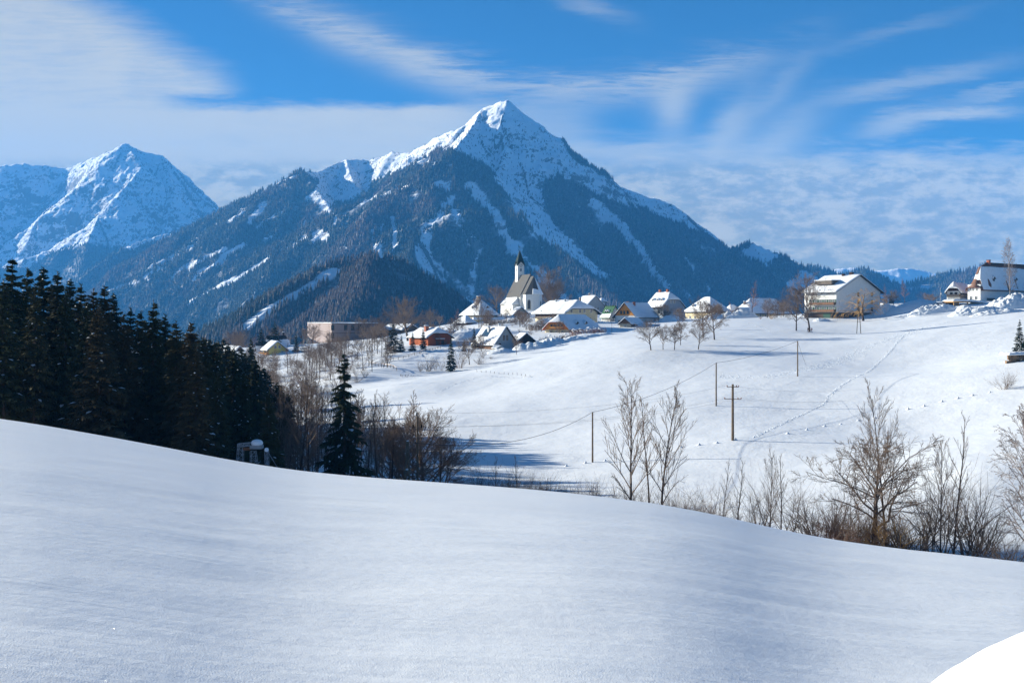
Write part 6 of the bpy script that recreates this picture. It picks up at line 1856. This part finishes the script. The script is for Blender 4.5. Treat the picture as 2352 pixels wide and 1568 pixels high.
mm = MB(); mm.lathe([(.02, -.01), (.43, 0), (.50, .12), (.48, .26), (.36, .40), (.18, .46), (0, .47)], 20, (cx0 + .02, .4, cz0)); mm.build('snow_cap', M['snow_roof'], fr, True)
q = fp(1630, 765) - B0; mm = MB(); mm.lathe([(0, -.19), (.13, -.14), (.19, 0), (.13, .14), (0, .19)], 14, q); mm.build('snow_ball', M['snow_roof'], fr, True)
MB().bar(fp(1690, 860) - B0, fp(2080, 1500) - B0, .025).build('stay', M['metal'], fr); MB().box(*(fp(700, 700) - B0).xy, 0, 0, 0, 0).v if False else None
MB().box((fp(700, 690) - B0).x, (fp(960, 690) - B0).x, .1, .5, (fp(0, 800) - B0).z, (fp(0, 690) - B0).z).build('machinery', M['rust'], fr)

# --- the two walkers
def person(loc, rz, h, top, legs, label, seed):
    r = random.Random(seed); k = h / 1.75
    J = dict(pel=(0, 0, .95), ch=(0, .02, 1.28), nk=(0, .02, 1.47), hd=(0, .03, 1.60), ht=(0, .03, 1.70), hl=(-.10, 0, .90), kl=(-.11, .12, .50), al=(-.10, -.05, .08), tl=(-.10, .12, .03),
             hr=(.10, 0, .90), kr=(.11, .03, .50), ar=(.11, -.28, .12), tr=(.11, -.12, .03), sl=(-.20, .02, 1.40), el=(-.26, -.10, 1.13), wl=(-.24, -.02, .88), gl=(-.24, .03, .80),
             sr=(.20, .02, 1.40), er=(.26, .10, 1.13), wr=(.24, .22, .92), gr=(.24, .26, .85))
    E_ = [('pel', 'ch'), ('ch', 'nk'), ('nk', 'hd'), ('hd', 'ht'), ('pel', 'hl'), ('hl', 'kl'), ('kl', 'al'), ('al', 'tl'), ('pel', 'hr'), ('hr', 'kr'), ('kr', 'ar'), ('ar', 'tr'), ('ch', 'sl'), ('sl', 'el'), ('el', 'wl'), ('wl', 'gl'),
          ('ch', 'sr'), ('sr', 'er'), ('er', 'wr'), ('wr', 'gr')]
    R_ = dict(pel=.15, ch=.17, nk=.065, hd=.10, ht=.085, hl=.10, kl=.07, al=.055, tl=.05, hr=.10, kr=.07, ar=.055, tr=.05, sl=.075, el=.055, wl=.042, gl=.045, sr=.075, er=.055, wr=.042, gr=.045)
    keys = list(J); me = bpy.data.meshes.new('person'); me.from_pydata([tuple(c * k for c in J[q]) for q in keys], [(keys.index(a), keys.index(b)) for a, b in E_], []); me.update()
    o = obj('person', me); o.location = loc; o.rotation_euler = (0, 0, rz)
    mo = o.modifiers.new('skin', 'SKIN'); o.modifiers.new('sub', 'SUBSURF').levels = 1
    for i, q in enumerate(keys): me.skin_vertices[0].data[i].radius = (R_[q] * k, R_[q] * k)
    me.skin_vertices[0].data[0].use_root = True
    me.materials.append(M[legs])
    mm = MB(); mm.lathe([(.20, .88), (.215, 1.1), (.23, 1.32), (.14, 1.46), (.07, 1.5)], 10); mm.build('jacket', M[top], o, True)
    mm = MB(); mm.lathe([(.085, 1.66), (.11, 1.70), (.10, 1.78), (0, 1.83)], 10, (0, .03, 0)); mm.build('hat', M['cloth_dark'], o, True)
    mm = MB(); mm.lathe([(0, 1.52), (.07, 1.56), (.085, 1.62), (.07, 1.68)], 10, (0, -.03 + .07, 0)); mm.build('face', M['skin'], o, True)
    return tag(o, label, 'person')
g = on(1856, 376); person(g, math.radians(70), 1.72, 'cloth_dark', 'cloth_dark', 'walker in dark clothes, the left one under the gnarled tree', 1)
g = on(1864.5, 376); person(g, math.radians(80), 1.76, 'cloth_red', 'cloth_blue', 'walker in a reddish jacket, the right one under the gnarled tree', 2)
